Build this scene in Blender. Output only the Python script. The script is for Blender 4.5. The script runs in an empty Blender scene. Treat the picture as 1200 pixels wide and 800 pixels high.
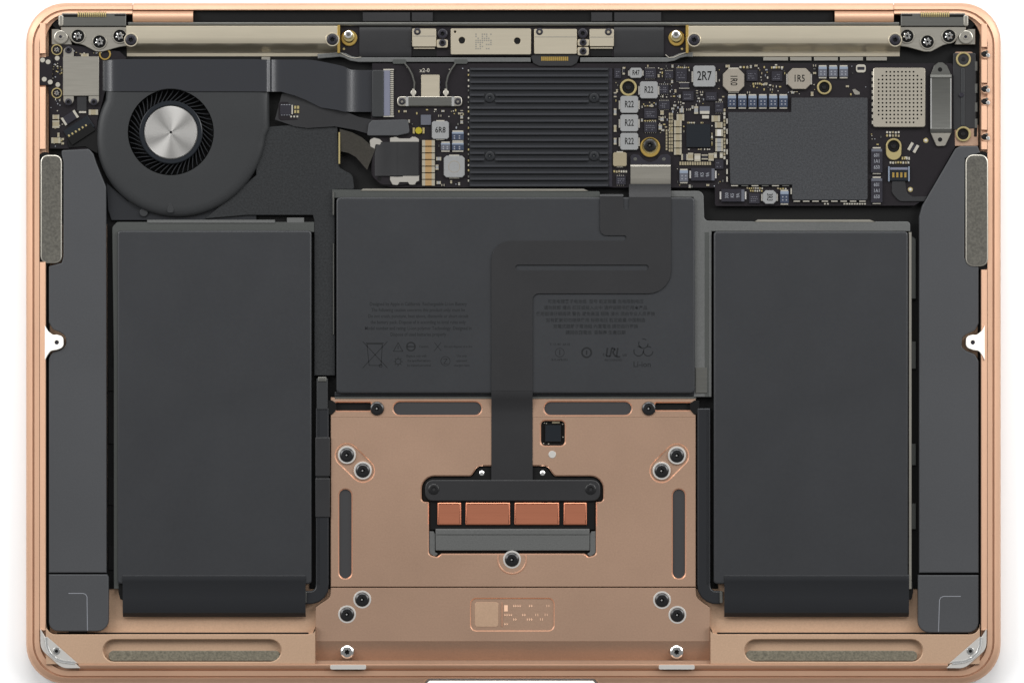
import bpy, bmesh, math, random
from math import sin, cos, pi, radians
from mathutils import Vector, Matrix
from mathutils.geometry import tessellate_polygon

random.seed(11)
S = 0.304 / 1143.0        # metres per drawing unit (one unit = 0.27 mm)
TABLE = -30.0             # table top, in drawing units below the rim of the case
SC = bpy.context.scene
COL = SC.collection

def P(x, y, z):
    return Vector(((x - 600) * S, (400 - y) * S, (z - TABLE) * S))

# ------------------------------------------------------------------ camera
cam_d = bpy.data.cameras.new("camera")
cam = bpy.data.objects.new("camera", cam_d)
COL.objects.link(cam)
CAM_DIST = 8000
cam_d.sensor_width = 36
cam_d.lens = 36 * CAM_DIST / 1200.0
cam_d.clip_start = 0.05
cam_d.clip_end = 20
cam.location = P(600, 400, CAM_DIST)
SC.camera = cam

# ------------------------------------------------------------------ world and lamps
world = bpy.data.worlds.new("World")
SC.world = world
world.use_nodes = True
bg = world.node_tree.nodes["Background"]
bg.inputs[0].default_value = (1.0, 1.0, 1.0, 1)
bg.inputs[1].default_value = 0.24

def softbox(name, loc, target, sx, sy, power, col=(1, 1, 1)):
    l = bpy.data.lights.new(name, 'AREA')
    l.shape = 'RECTANGLE'
    l.size = sx
    l.size_y = sy
    l.energy = power
    l.color = col
    o = bpy.data.objects.new(name, l)
    COL.objects.link(o)
    o.location = loc
    d = Vector(target) - Vector(loc)
    o.rotation_euler = d.to_track_quat('-Z', 'Y').to_euler()
    return o

softbox("softbox_left", (-0.85, 0.42, 0.62), (0, 0, 0), 0.5, 0.7, 10.0, (1.0, 1.0, 1.0))
softbox("softbox_right", (0.85, 0.42, 0.62), (0, 0, 0), 0.5, 0.7, 10.0, (1.0, 1.0, 1.0))
softbox("softbox_back", (0.0, 0.85, 0.75), (0, 0, 0), 0.9, 0.45, 8.4, (1.0, 1.0, 1.0))

SC.view_settings.view_transform = 'Standard'
SC.view_settings.look = 'None'
SC.view_settings.exposure = 0.0
SC.view_settings.gamma = 1.0
SC.render.engine = 'CYCLES'

# ------------------------------------------------------------------ materials
def lin(c):
    c = c / 255.0
    return c / 12.92 if c <= 0.04045 else ((c + 0.055) / 1.055) ** 2.4

MATS = {}
def mat(name, rgb, metal=0.0, rough=0.5, k=0.9, spec=0.5, grain=0.0, gscale=2500.0, bump=0.0,
        aniso=None, streak=None, wave=0.0, smudge=0.0):
    m = bpy.data.materials.new(name)
    m.use_nodes = True
    nt = m.node_tree
    b = nt.nodes["Principled BSDF"]
    base = [max(lin(v) - (0.012 if metal < 0.5 else 0.0), 0.0015) * k for v in rgb]
    b.inputs["Base Color"].default_value = (*base, 1)
    b.inputs["Metallic"].default_value = metal
    b.inputs["Roughness"].default_value = rough
    b.inputs["Specular IOR Level"].default_value = spec
    if grain or bump or streak:
        tc = nt.nodes.new("ShaderNodeTexCoord")
        mp = nt.nodes.new("ShaderNodeMapping")
        nt.links.new(tc.outputs["Object"], mp.inputs["Vector"])
        if streak:
            mp.inputs["Scale"].default_value = streak
        nz = nt.nodes.new("ShaderNodeTexNoise")
        nz.inputs["Scale"].default_value = gscale
        nz.inputs["Detail"].default_value = 3
        nt.links.new(mp.outputs["Vector"], nz.inputs["Vector"])
        if grain:
            mr = nt.nodes.new("ShaderNodeMapRange")
            mr.inputs["From Min"].default_value = 0.25
            mr.inputs["From Max"].default_value = 0.75
            mr.inputs["To Min"].default_value = 1 - grain
            mr.inputs["To Max"].default_value = 1 + grain
            nt.links.new(nz.outputs["Fac"], mr.inputs["Value"])
            nz2 = nt.nodes.new("ShaderNodeTexNoise")
            nz2.inputs["Scale"].default_value = 28
            nz2.inputs["Detail"].default_value = 4
            nt.links.new(tc.outputs["Object"], nz2.inputs["Vector"])
            mr2 = nt.nodes.new("ShaderNodeMapRange")
            mr2.inputs["From Min"].default_value = 0.3
            mr2.inputs["From Max"].default_value = 0.7
            mr2.inputs["To Min"].default_value = 0.95
            mr2.inputs["To Max"].default_value = 1.05
            nt.links.new(nz2.outputs["Fac"], mr2.inputs["Value"])
            mu = nt.nodes.new("ShaderNodeMath")
            mu.operation = 'MULTIPLY'
            nt.links.new(mr.outputs["Result"], mu.inputs[0])
            nt.links.new(mr2.outputs["Result"], mu.inputs[1])
            sc = nt.nodes.new("ShaderNodeVectorMath")
            sc.operation = 'SCALE'
            sc.inputs[0].default_value = base
            nt.links.new(mu.outputs[0], sc.inputs["Scale"])
            nt.links.new(sc.outputs["Vector"], b.inputs["Base Color"])
        if bump:
            bp = nt.nodes.new("ShaderNodeBump")
            bp.inputs["Strength"].default_value = bump
            bp.inputs["Distance"].default_value = 0.00012
            nt.links.new(nz.outputs["Fac"], bp.inputs["Height"])
            nt.links.new(bp.outputs["Normal"], b.inputs["Normal"])
    if wave or smudge:
        tw = nt.nodes.new("ShaderNodeTexCoord")
        nw = nt.nodes.new("ShaderNodeTexNoise")
        nw.inputs["Scale"].default_value = 70 if wave else 40
        nw.inputs["Detail"].default_value = 5
        nw.inputs["Roughness"].default_value = 0.6
        nt.links.new(tw.outputs["Object"], nw.inputs["Vector"])
        rr_ = nt.nodes.new("ShaderNodeMapRange")
        rr_.inputs["From Min"].default_value = 0.3
        rr_.inputs["From Max"].default_value = 0.7
        rr_.inputs["To Min"].default_value = rough - 0.03
        rr_.inputs["To Max"].default_value = rough + 0.03
        nt.links.new(nw.outputs["Fac"], rr_.inputs["Value"])
        nt.links.new(rr_.outputs["Result"], b.inputs["Roughness"])
        if wave:
            bw = nt.nodes.new("ShaderNodeBump")
            bw.inputs["Strength"].default_value = wave
            bw.inputs["Distance"].default_value = 0.0006
            nt.links.new(nw.outputs["Fac"], bw.inputs["Height"])
            nt.links.new(bw.outputs["Normal"], b.inputs["Normal"])
    if aniso:
        tg = nt.nodes.new("ShaderNodeTangent")
        tg.direction_type = 'RADIAL'
        tg.axis = 'Z'
        nt.links.new(tg.outputs["Tangent"], b.inputs["Tangent"])
        b.inputs["Anisotropic"].default_value = aniso
    MATS[name] = m
    return m

mat("paper_white", (252, 252, 252), rough=0.6, k=0.93)
mat("rose_aluminium", (197, 158, 131), smudge=1, metal=0.5, rough=0.5, k=1.0, grain=0.03, bump=0.05)
mat("rose_shelf", (188, 157, 131), smudge=1, metal=0.5, rough=0.5, k=0.95, grain=0.07, gscale=1900, bump=0.1)
mat("rose_panel", (168, 138, 117), smudge=1, metal=0.6, rough=0.48, k=0.95, grain=0.06, gscale=1900, bump=0.12)
mat("rose_edge", (240, 190, 160), metal=0.8, rough=0.3, k=1.0)
mat("copper", (226, 146, 114), metal=0.88, rough=0.34, k=0.95, grain=0.06, gscale=1500, streak=(0.03, 1, 1))
mat("black_plastic", (54, 55, 56), spec=0.3, rough=0.5, grain=0.05, gscale=1500, bump=0.06)
mat("speaker_plastic", (71, 72, 74), spec=0.3, rough=0.55, grain=0.06, gscale=1800, bump=0.08)
mat("battery_wrap", (57, 58, 60), wave=0.02, spec=0.3, rough=0.42, grain=0.04, gscale=900)
mat("battery_dark", (46, 47, 49), spec=0.3, rough=0.4)
mat("flex_black", (51, 51, 52), wave=0.02, spec=0.3, rough=0.45, grain=0.04, gscale=1500)
mat("flex_gloss", (52, 53, 56), rough=0.24, spec=0.7)
mat("tray_grey", (92, 93, 92), metal=0.2, rough=0.55, grain=0.12, gscale=2300, bump=0.15)
mat("tray_dark", (66, 68, 66), rough=0.5, grain=0.08, gscale=2000, bump=0.1)
mat("cover_black", (49, 50, 51), spec=0.2, rough=0.62, grain=0.34, gscale=1700, bump=0.25)
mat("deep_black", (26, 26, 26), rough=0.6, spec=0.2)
mat("board_black", (42, 40, 42), spec=0.25, rough=0.4, grain=0.10, gscale=1400)
mat("shield_fabric", (63, 64, 66), spec=0.2, rough=0.6, grain=0.32, gscale=1900, bump=0.2)
mat("heat_black", (58, 59, 62), metal=0.3, rough=0.4, k=1.0)
mat("steel_cream", (218, 208, 186), metal=0.88, rough=0.36, k=1.05, grain=0.03, gscale=1800, streak=(0.05, 1, 1))
mat("steel_grey", (168, 164, 154), metal=0.85, rough=0.38, k=1.0, grain=0.06, gscale=1800, streak=(0.08, 1, 1))
mat("steel_dark", (104, 104, 100), metal=0.8, rough=0.42, k=1.0, grain=0.07, gscale=1800, streak=(0.08, 1, 1))
mat("silver", (236, 236, 234), metal=0.9, rough=0.25, k=1.05)
mat("silver_white", (216, 213, 208), metal=0.6, rough=0.35, k=1.0)
mat("bright_steel", (222, 222, 220), metal=1.0, rough=0.22, k=1.05)
mat("hub_metal", (224, 222, 218), metal=1.0, rough=0.30, k=1.0, aniso=0.85)
mat("screw_black", (34, 34, 35), rough=0.32, spec=0.6)
mat("gold", (190, 160, 88), metal=0.8, rough=0.35, k=1.0)
mat("gold_pale", (172, 158, 112), metal=0.6, rough=0.4, k=1.0)
mat("yellow_part", (150, 138, 40), rough=0.4)
mat("solder", (176, 172, 161), metal=0.35, rough=0.35, k=1.0)
mat("ceramic_tan", (152, 124, 86), rough=0.4)
mat("ceramic_beige", (138, 129, 107), rough=0.45, grain=0.05)
mat("ferrite_grey", (132, 133, 133), rough=0.5, grain=0.05, gscale=1200)
mat("ferrite_tan", (136, 129, 118), rough=0.5, grain=0.05, gscale=1200)
mat("chip_black", (34, 37, 41), rough=0.35)
mat("chip_dark", (50, 49, 54), spec=0.3, rough=0.4, grain=0.08, gscale=1500)
mat("cap_blue", (58, 65, 80), rough=0.35)
mat("cap_slate", (86, 88, 96), rough=0.4)
mat("cap_band", (122, 132, 146), rough=0.4)
mat("print_black", (26, 26, 26), rough=0.5, spec=0.2)
mat("print_dim", (44, 45, 46), spec=0.2, rough=0.5)
mat("print_grey", (128, 130, 136), rough=0.5)
mat("pale_metal_and_scoop_fill", (252, 248, 240), metal=0.1, rough=0.5, k=0.95)
mat("nickel", (190, 186, 178), metal=0.6, rough=0.35)
mat("can_metal", (194, 187, 172), metal=0.8, rough=0.38, grain=0.04)
mat("ceramic_end", (156, 150, 134), metal=0.2, rough=0.4)
mat("print_faint", (88, 88, 95), rough=0.5)
mat("felt", (108, 103, 90), rough=0.9, grain=0.40, gscale=1700, bump=0.5)
mat("felt_dark", (86, 84, 78), rough=0.9, grain=0.36, gscale=1500, bump=0.5)
mat("foam_grey", (64, 64, 65), spec=0.2, rough=0.8)
mat("engrave_light", (232, 190, 160), rough=0.5)
mat("connector_blue", (108, 110, 124), rough=0.4)
mat("sleeve_brown", (58, 56, 52), spec=0.2, rough=0.6, grain=0.15, gscale=1200, bump=0.3)

# ------------------------------------------------------------------ 2D outlines (drawing units, y grows downwards)
def circ(cx, cy, r, n=28, a0=0.0):
    return [(cx + r * cos(a0 + 2 * pi * i / n), cy + r * sin(a0 + 2 * pi * i / n)) for i in range(n)]

def fillet(pts, n=5):
    """pts: (x, y) or (x, y, radius) corners; returns a polygon with rounded corners."""
    out = []
    m = len(pts)
    for i in range(m):
        p = pts[i]
        r = p[2] if len(p) > 2 else 0
        if r <= 0:
            out.append((p[0], p[1]))
            continue
        a = Vector(pts[i - 1][:2]) - Vector(p[:2])
        b = Vector(pts[(i + 1) % m][:2]) - Vector(p[:2])
        la, lb = a.length, b.length
        a.normalize()
        b.normalize()
        ang = a.angle(b)
        t = min(r / math.tan(ang / 2), la * 0.5, lb * 0.5)
        rr_ = t * math.tan(ang / 2)
        bis = (a + b).normalized()
        c = Vector(p[:2]) + bis * (rr_ / sin(ang / 2))
        s = Vector(p[:2]) + a * t - c
        e = Vector(p[:2]) + b * t - c
        a0 = math.atan2(s.y, s.x)
        a1 = math.atan2(e.y, e.x)
        d = (a1 - a0 + pi) % (2 * pi) - pi
        for k in range(n + 1):
            q = a0 + d * k / n
            out.append((c.x + rr_ * cos(q), c.y + rr_ * sin(q)))
    return out

def rr(x0, y0, x1, y1, r, n=4):
    return fillet([(x0, y0, r), (x1, y0, r), (x1, y1, r), (x0, y1, r)], n)

def caps(xa, ya, xb, yb, r, n=10):
    d = math.atan2(yb - ya, xb - xa)
    out = []
    for k in range(n + 1):
        q = d + pi / 2 + pi * k / n
        out.append((xa + r * cos(q), ya + r * sin(q)))
    for k in range(n + 1):
        q = d - pi / 2 + pi * k / n
        out.append((xb + r * cos(q), yb + r * sin(q)))
    return out

def strip(path, w):
    L, R = [], []
    for i, p in enumerate(path):
        a = Vector(path[max(i - 1, 0)])
        b = Vector(path[min(i + 1, len(path) - 1)])
        d = (b - a).normalized()
        nrm = Vector((-d.y, d.x)) * (w / 2)
        L.append((p[0] + nrm.x, p[1] + nrm.y))
        R.append((p[0] - nrm.x, p[1] - nrm.y))
    return L + R[::-1]

def area(p):
    return sum(p[i - 1][0] * p[i][1] - p[i][0] * p[i - 1][1] for i in range(len(p))) / 2

def inset(p, d):
    if abs(d) < 1e-9:
        return list(p)
    sgn = 1 if area(p) > 0 else -1
    out = []
    n = len(p)
    for i in range(n):
        a = Vector(p[i]) - Vector(p[i - 1])
        b = Vector(p[(i + 1) % n]) - Vector(p[i])
        if a.length < 1e-6: a = b
        if b.length < 1e-6: b = a
        a.normalize()
        b.normalize()
        n1 = Vector((-a.y, a.x)) * sgn
        n2 = Vector((-b.y, b.x)) * sgn
        den = max(1 + n1.dot(n2), 0.35)
        o = (n1 + n2) / den * d
        out.append((p[i][0] + o.x, p[i][1] + o.y))
    return out

def mx(x):                 # mirror about the middle of the case
    return 1203.4 - x
def mirror(poly, c=1203.4):
    return [(c - q[0],) + tuple(q[1:]) for q in poly]

# ------------------------------------------------------------------ mesh builder
class MB:
    def __init__(self, m="black_plastic"):
        self.v, self.f, self.m = [], [], []
        self.cur = m
    def add(self, vs, fs, m=None):
        o = len(self.v)
        self.v += [P(*q) for q in vs]
        for f in fs:
            self.f.append([i + o for i in f])
            self.m.append(m or self.cur)
        return self
    def rings(self, rings, m=None, cap0=True, cap1=True, closed=True, capm=None):
        n = len(rings[0])
        vs = [q for r in rings for q in r]
        fs = []
        for k in range(len(rings) - 1):
            for i in range(n if closed else n - 1):
                j = (i + 1) % n
                fs.append([k * n + i, k * n + j, (k + 1) * n + j, (k + 1) * n + i])
        self.add(vs, fs, m)
        if cap1: self.cap(rings[-1], capm or m)
        if cap0: self.cap(rings[0], m)
        return self
    def cap(self, ring, m=None):
        if len(ring) <= 4:
            self.add(ring, [list(range(len(ring)))], m)
        else:
            tris = tessellate_polygon([[Vector((q[0], q[1], 0)) for q in ring]])
            self.add(ring, [list(t) for t in tris], m)
    def prism(self, poly, z0, z1, b=0.0, m=None, topm=None):
        R = [[(x, y, z0) for x, y in poly]]
        if b > 0:
            R.append([(x, y, z1 - b) for x, y in poly])
            if b > 0.6:
                R.append([(x, y, z1 - 0.3 * b) for x, y in inset(poly, 0.3 * b)])
            R.append([(x, y, z1) for x, y in inset(poly, b)])
        else:
            R.append([(x, y, z1) for x, y in poly])
        return self.rings(R, m, capm=topm)
    def box(self, x0, y0, x1, y1, z0, z1, b=0.0, m=None, topm=None):
        return self.prism([(x0, y0), (x1, y0), (x1, y1), (x0, y1)], z0, z1, b, m, topm)
    def plate(self, poly, holes, z0, z1, b=0.4, m=None, edgem=None, hb=None):
        """plate with holes; holes = [(poly, depth or None, bottom material)]"""
        self.rings([[(x, y, z0) for x, y in poly], [(x, y, z1 - b) for x, y in poly],
                    [(x, y, z1) for x, y in inset(poly, b)]], m, cap0=False, cap1=False)
        loops = [[(x, y, z1) for x, y in inset(poly, b)]]
        b = hb or b
        for h, dep, hm in holes:
            zb = z0 if dep is None else z1 - dep
            self.rings([[(x, y, z1) for x, y in inset(h, -b)], [(x, y, z1 - b) for x, y in h],
                        [(x, y, zb) for x, y in h]], edgem or m, cap0=False, cap1=False)
            if dep is not None:
                self.cap([(x, y, zb) for x, y in h], hm or m)
            loops.append([(x, y, z1) for x, y in inset(h, -b)])
        tris = tessellate_polygon([[Vector((q[0], q[1], 0)) for q in l] for l in loops])
        self.add([q for l in loops for q in l], [list(t) for t in tris], m)
        return self
    def ribbon(self, st, t=0.7, m=None):
        """st: stations ((x,y,z) one side, (x,y,z) other side): a thin bent band"""
        vs, fs = [], []
        for a, b in st:
            vs += [a, b, (b[0], b[1], b[2] - t), (a[0], a[1], a[2] - t)]
        for k in range(len(st) - 1):
            o, p = 4 * k, 4 * k + 4
            for i in range(4):
                j = (i + 1) % 4
                fs.append([o + i, o + j, p + j, p + i])
        fs += [[0, 1, 2, 3], [len(vs) - 4 + i for i in range(4)]]
        return self.add(vs, fs, m)
    def tube(self, path, r, n=6, m=None):
        R = []
        for i, p in enumerate(path):
            a = Vector(path[max(i - 1, 0)])
            b = Vector(path[min(i + 1, len(path) - 1)])
            d = (b - a).normalized()
            u = d.cross(Vector((0, 0, 1)))
            if u.length < 1e-4: u = Vector((1, 0, 0))
            u.normalize()
            w = u.cross(d)
            R.append([tuple(Vector(p) + u * (r * cos(2 * pi * k / n)) + w * (r * sin(2 * pi * k / n))) for k in range(n)])
        self.rings(R, m, cap0=False, cap1=False)
        self.add(R[0], [list(range(n))], m)
        self.add(R[-1], [list(range(n))], m)
        return self
    def text(self, s, cx, cy, z, size, m="print_black", rot=0.0, align='CENTER', sx=1.0):
        vs, fs = text_geo(s, align)
        c, sn = cos(rot), sin(rot)
        out = []
        for x, y in vs:
            X, Y = x * size * sx, -y * size
            out.append((cx + X * c - Y * sn, cy + X * sn + Y * c, z))
        return self.add(out, fs, m)

TCACHE = {}
def text_geo(s, align):
    if (s, align) in TCACHE:
        return TCACHE[(s, align)]
    cu = bpy.data.curves.new("text", 'FONT')
    cu.body = s
    cu.align_x = align
    cu.align_y = 'CENTER'
    cu.resolution_u = 2
    cu.offset = 0.012
    ob = bpy.data.objects.new("text", cu)
    COL.objects.link(ob)
    dg = bpy.context.evaluated_depsgraph_get()
    ev = ob.evaluated_get(dg)
    me = ev.to_mesh()
    vs = [(v.co.x, v.co.y) for v in me.vertices]
    fs = [list(p.vertices) for p in me.polygons]
    ev.to_mesh_clear()
    bpy.data.objects.remove(ob)
    bpy.data.curves.remove(cu)
    TCACHE[(s, align)] = (vs, fs)
    return vs, fs

ORG = {}
def build(name, mb, parent=None, label=None, stuff=False, smooth=19):
    lo = Vector([min(v[i] for v in mb.v) for i in range(3)])
    hi = Vector([max(v[i] for v in mb.v) for i in range(3)])
    org = Vector(((lo.x + hi.x) / 2, (lo.y + hi.y) / 2, lo.z))
    me = bpy.data.meshes.new(name)
    me.from_pydata([tuple(v - org) for v in mb.v], [], mb.f)
    slots = []
    for mm in mb.m:
        if mm not in slots: slots.append(mm)
    for sname in slots: me.materials.append(MATS[sname])
    idx = [slots.index(mm) for mm in mb.m]
    me.polygons.foreach_set("material_index", idx)
    bm = bmesh.new()
    bm.from_mesh(me)
    bmesh.ops.remove_doubles(bm, verts=bm.verts, dist=S * 0.004)
    bmesh.ops.recalc_face_normals(bm, faces=bm.faces)
    bm.to_mesh(me)
    bm.free()
    me.polygons.foreach_set("use_smooth", [True] * len(me.polygons))
    me.set_sharp_from_angle(angle=radians(smooth))
    return link(name, me, org, parent, label, stuff)

def link(name, me, org, parent=None, label=None, stuff=False, rot=0.0):
    o = bpy.data.objects.new(name, me)
    COL.objects.link(o)
    ORG[o] = org
    if parent is not None:
        o.parent = parent
        o.location = org - ORG[parent]
    else:
        o.location = org
    o.rotation_euler = (0, 0, rot)
    if label: o["label"] = label
    if stuff: o["kind"] = "stuff"
    return o

def again(src, name, x, y, z, parent, label=None, rot=0.0):
    """another copy of a part already built (shared mesh); x, y, z = its base point"""
    return link(name, src.data, P(x, y, z), parent, label, False, rot)

# ------------------------------------------------------------------ table
t = MB("paper_white")
t.prism([(-3200, -3000), (4400, -3000), (4400, 3800), (-3200, 3800)], TABLE - 60, TABLE)
tab = build("tabletop", t)
tab["kind"] = "structure"

# ------------------------------------------------------------------ the laptop
laptop = bpy.data.objects.new("laptop", None)
COL.objects.link(laptop)
laptop.location = P(601.7, 402, TABLE)
laptop.empty_display_size = 0.05
ORG[laptop] = P(601.7, 402, TABLE)
laptop["label"] = "rose gold laptop with its bottom cover off, showing fan, batteries and circuit board"
laptop["category"] = "laptop"

# ---- display lid under the case, its hinge edge seen along the top
XS, XE = 155.0, 1048.0
m_ = MB("rose_aluminium")
m_.rings([[(x, y, z) for x, y in rr(30 + i, 4 + i, 1173.4 - i, 794.5 - i, 44, 8)] for i, z in
          ((5, TABLE), (1, TABLE + 4), (1, -20), (2, -19.5))], "rose_aluminium")
m_.ribbon([((XS + .6, y, z), (XE - .6, y, z)) for y, z in
           ((3.2, -18), (3.2, -14), (3.8, -10), (5.5, -7.4), (8, -5.8), (11.2, -5), (12, -6), (12.2, -11))], 2, "rose_aluminium")
lid = build("display_lid", m_, laptop)
m_ = MB("pale_metal_and_scoop_fill")
m_.prism(fillet([(503, 797.4, 1.5), (695, 797.4, 1.5), (699, 802), (499, 802)]), -19, -6.5, 0.8)  # added pale strip: stands in for the bright tabletop seen through the scoop
build("scoop_white_fill", m_, lid)

# ---- case: outer wall, lip, groove and shelf are one swept shape
def rim(x0, y0, x1, y1, r, z, n=9):
    pts = [(XS, y0)]
    for k in range(n + 1):
        q = -pi / 2 - (pi / 2) * k / n
        pts.append((x0 + r + r * cos(q), y0 + r + r * sin(q)))
    for k in range(n + 1):
        q = pi - (pi / 2) * k / n
        pts.append((x0 + r + r * cos(q), y1 - r + r * sin(q)))
    for x, f in ((497, 0), (501, .8), (504, 1), (600, 1), (694, 1), (697, .8), (701, 0)):
        pts.append((x, y1 - f * max(0.0, y1 - 794.9)))
    for k in range(n + 1):
        q = pi / 2 - (pi / 2) * k / n
        pts.append((x1 - r + r * cos(q), y1 - r + r * sin(q)))
    for k in range(n + 1):
        q = -(pi / 2) * k / n
        pts.append((x1 - r + r * cos(q), y0 + r + r * sin(q)))
    pts.append((XE, y0))
    return [(x, y, z) for x, y in pts]

m_ = MB("rose_aluminium")
loops = [(30, 3, 1173.4, 801, 46, -19), (29.7, 3, 1173.7, 801.3, 46, -14), (30.4, 3.5, 1173, 800.8, 46, -10.8),
         (32, 5, 1171.4, 798.8, 45, -8.0), (35, 7.5, 1168.4, 796, 43.5, -6.0), (37.6, 10.8, 1165.8, 794, 42, -5.0),
         (38.2, 11.8, 1165.2, 793.3, 41, -7.5), (39.5, 12.8, 1163.9, 792.4, 40, -7.5),
         (40.1, 13.4, 1163.3, 791.7, 39.5, -5.0), (45.8, 16, 1157.6, 785.6, 35, -4.0),
         (46.2, 16.3, 1157.2, 785.2, 35, -8.2), (53.3, 17, 1150.1, 777.8, 30, -8.2), (53.6, 17.2, 1149.8, 777.5, 30, -16)]
m_.rings([rim(*l) for l in loops], "rose_aluminium", cap0=False, cap1=False, closed=False)
# floor
m_.prism(fillet([(44, 13, 36), (1159, 13, 36), (1159, 786, 36), (833, 786), (833, 751), (369, 751), (369, 786), (44, 786, 36)]), -18.8, -15.8, 0, "rose_shelf")
# ridges along the inner side walls (tilted strips)
def ridge_x(y0, y1, side, m="rose_aluminium"):
    sec = [(46.3, -8.3), (46.4, -3.9), (52.5, -0.8), (53.4, -1.6), (53.4, -15.9)]
    if side > 0: sec = [(mx(a), b) for a, b in sec]
    m_.rings([[(a, y0, b) for a, b in sec], [(a, y1, b) for a, b in sec]], m, closed=False, cap0=False, cap1=False)
    for yy in (y0, y1):
        m_.add([(a, yy, b) for a, b in sec], [list(range(5))], m)
for y0, y1 in ((27, 62.5), (102, 174.5), (307, 738)):
    ridge_x(y0, y1, -1)
for y0, y1 in ((28, 55), (70, 97), (124, 152), (166, 175), (316, 738)):
    ridge_x(y0, y1, 1)
# front ridge
m_.ribbon([((92, y, z), (1111, y, z)) for y, z in ((785.3, -8.3), (785.1, -6.2), (779.2, 0.5), (778.6, 0.6), (777.9, 0.5), (777.7, -8))], 0.5, "rose_aluminium")
# shelves left and right of the trackpad with their slots, sloped band between them
def shelf(fn):
    po = [(53.6, 731)] + [(65 - 11.5 * cos(q), 731 + 12 * sin(q)) for q in [radians(15 * k) for k in range(1, 7)]] + \
         [(360, 743), (366, 741.5), (369, 738), (369.5, 734), (369.5, 778), (53.6, 778)]
    slot = caps(133.5, 762, 316.5, 762, 12.8)
    m_.plate(fn(po), [(fn(slot), 7.5, "rose_shelf")], -15.9, -1.2, 0.7, "rose_shelf", "rose_shelf", hb=1.2)
shelf(lambda p: p)
shelf(lambda p: mirror(p, 1202.0))
m_.ribbon([((369.6, y, z), (832.4, y, z)) for y, z in ((751.8, -8.2), (752.4, -8.4), (773.8, -18.4), (774.2, -7.4), (774.6, -6.8), (777.6, -6.6), (777.8, -14))], 0.5, "rose_panel")
case = build("case", m_, laptop)

# ---- light bars and felt strips of the front shelf
for x0 in (387, 772):
    b_ = MB("silver_white")
    b_.prism(rr(x0, 778.4, x0 + 42, 783.8, 1.8), -6, 1.2, 0.3)
    build("bumper_pad", b_, case)
for sgn in (0, 1):
    b_ = MB("felt")
    po = rr(127, 762.2, 328, 774.2, 5.5)
    b_.prism(po if not sgn else mirror(po, 1202), -8.8, -3.0, 0.6)
    build("felt_strip", b_, case)
# corner plates
for sgn in (0, 1):
    b_ = MB("silver_white")
    po = fillet([(47.2, 736), (52.5, 745), (74, 770, 6), (90, 778), (94, 782.2), (73, 782.6, 18), (47.6, 760, 16)])
    ri = strip([(54, 746), (55, 756), (58, 764), (65, 771), (74, 774.5), (88, 776)], 3.2)
    tri = fillet([(55, 745), (91, 776.5), (74, 775, 10), (56, 757, 9)])
    f = (lambda p: p) if not sgn else (lambda p: mirror(p, 1203.4))
    b_.prism(f(po), -6, 0.2, 0.5)
    b_.prism(f(ri), 0.1, 1.6, 0.6, "silver")
    b_.prism(f(tri), 0.1, 0.9, 0.3)
    cx, cy = (66.3, 762.3) if not sgn else (mx(66.3), 762.3)
    b_.prism(circ(cx, cy, 4.4, 18), 0.8, 1.7, 0.6, "bright_steel")
    b_.prism(circ(cx, cy, 2.0, 12), 1.6, 1.75, 0.0, "deep_black")
    build("corner_plate", b_, case)
# silver screw tabs at mid height
for sgn in (0, 1):
    b_ = MB("pale_metal_and_scoop_fill")
    po = fillet([(52.5, 381), (56, 388, 10), (62, 392.5, 4), (66, 392, 3), (74, 394, 7), (74.5, 407, 7), (66, 410, 4), (59, 411, 6), (55, 417, 6), (52.5, 422)])
    f = (lambda p: p) if not sgn else (lambda p: mirror(p, 1206.5))
    b_.plate(f(po), [(f(circ(66.5, 401.2, 2.6, 14)), 1.2, "chip_dark")], -8, 0.2, 0.5)
    build("screw_tab", b_, case)

# ---- screws: shared meshes
def screw_mesh(r, h, body, rec, lobes=6, dome=0.35, recr=0.45, tip=None):
    b = MB(body)
    n = lobes * 6
    def star(rad, z, am=0.18):
        return [(600 + rad * (1 + am * cos(lobes * 2 * pi * i / n)) * cos(2 * pi * i / n),
                 400 + rad * (1 + am * cos(lobes * 2 * pi * i / n)) * sin(2 * pi * i / n), TABLE + z) for i in range(n)]
    def c(rad, z):
        return [(600 + rad * cos(2 * pi * i / n), 400 + rad * sin(2 * pi * i / n), TABLE + z) for i in range(n)]
    b.rings([c(r, 0), c(r, h * (1 - dome)), c(r * 0.93, h * (1 - dome * .45)), c(r * 0.75, h * (1 - dome * .1)), c(r * recr * 1.3, h),
             star(r * recr, h)], body, cap0=False, cap1=False)
    b.rings([star(r * recr, h), star(r * recr * 0.9, h * 0.45)], rec, cap0=False)
    if tip:
        b.prism([(600 + x, 400 + y) for x, y in circ(-r * .06, 0, r * .13, 8)], TABLE + h * .45, TABLE + h * .6, 0.1, tip)
    o = build("screw", b, None)
    me = o.data
    bpy.data.objects.remove(o)
    return me
SCR_BLACK = screw_mesh(8.2, 3.2, "screw_black", "deep_black", 5, 0.6, 0.30, "silver")
def torx_mesh():
    b = MB("bright_steel")
    def st(r, z, am=.2, n=36):
        return [(600 + r * (1 + am * cos(6 * 2 * pi * k / n)) * cos(2 * pi * k / n), 400 + r * (1 + am * cos(6 * 2 * pi * k / n)) * sin(2 * pi * k / n), TABLE + z) for k in range(n)]
    b.rings([st(6.6, 0, 0), st(6.6, .6, 0), st(4.5, .5), st(4.1, 2.4), st(3.2, 3.0), st(1.3, 3.0, .1)], "bright_steel", cap0=False, cap1=False)
    b.rings([st(1.3, 3.0, .1), st(1.1, 1.6, .1)], "deep_black", cap0=False)
    b.m[0:72] = ["deep_black"] * 72
    o = build("screw", b, None)
    me = o.data
    bpy.data.objects.remove(o)
    return me
SCR_TORX = torx_mesh()
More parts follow.
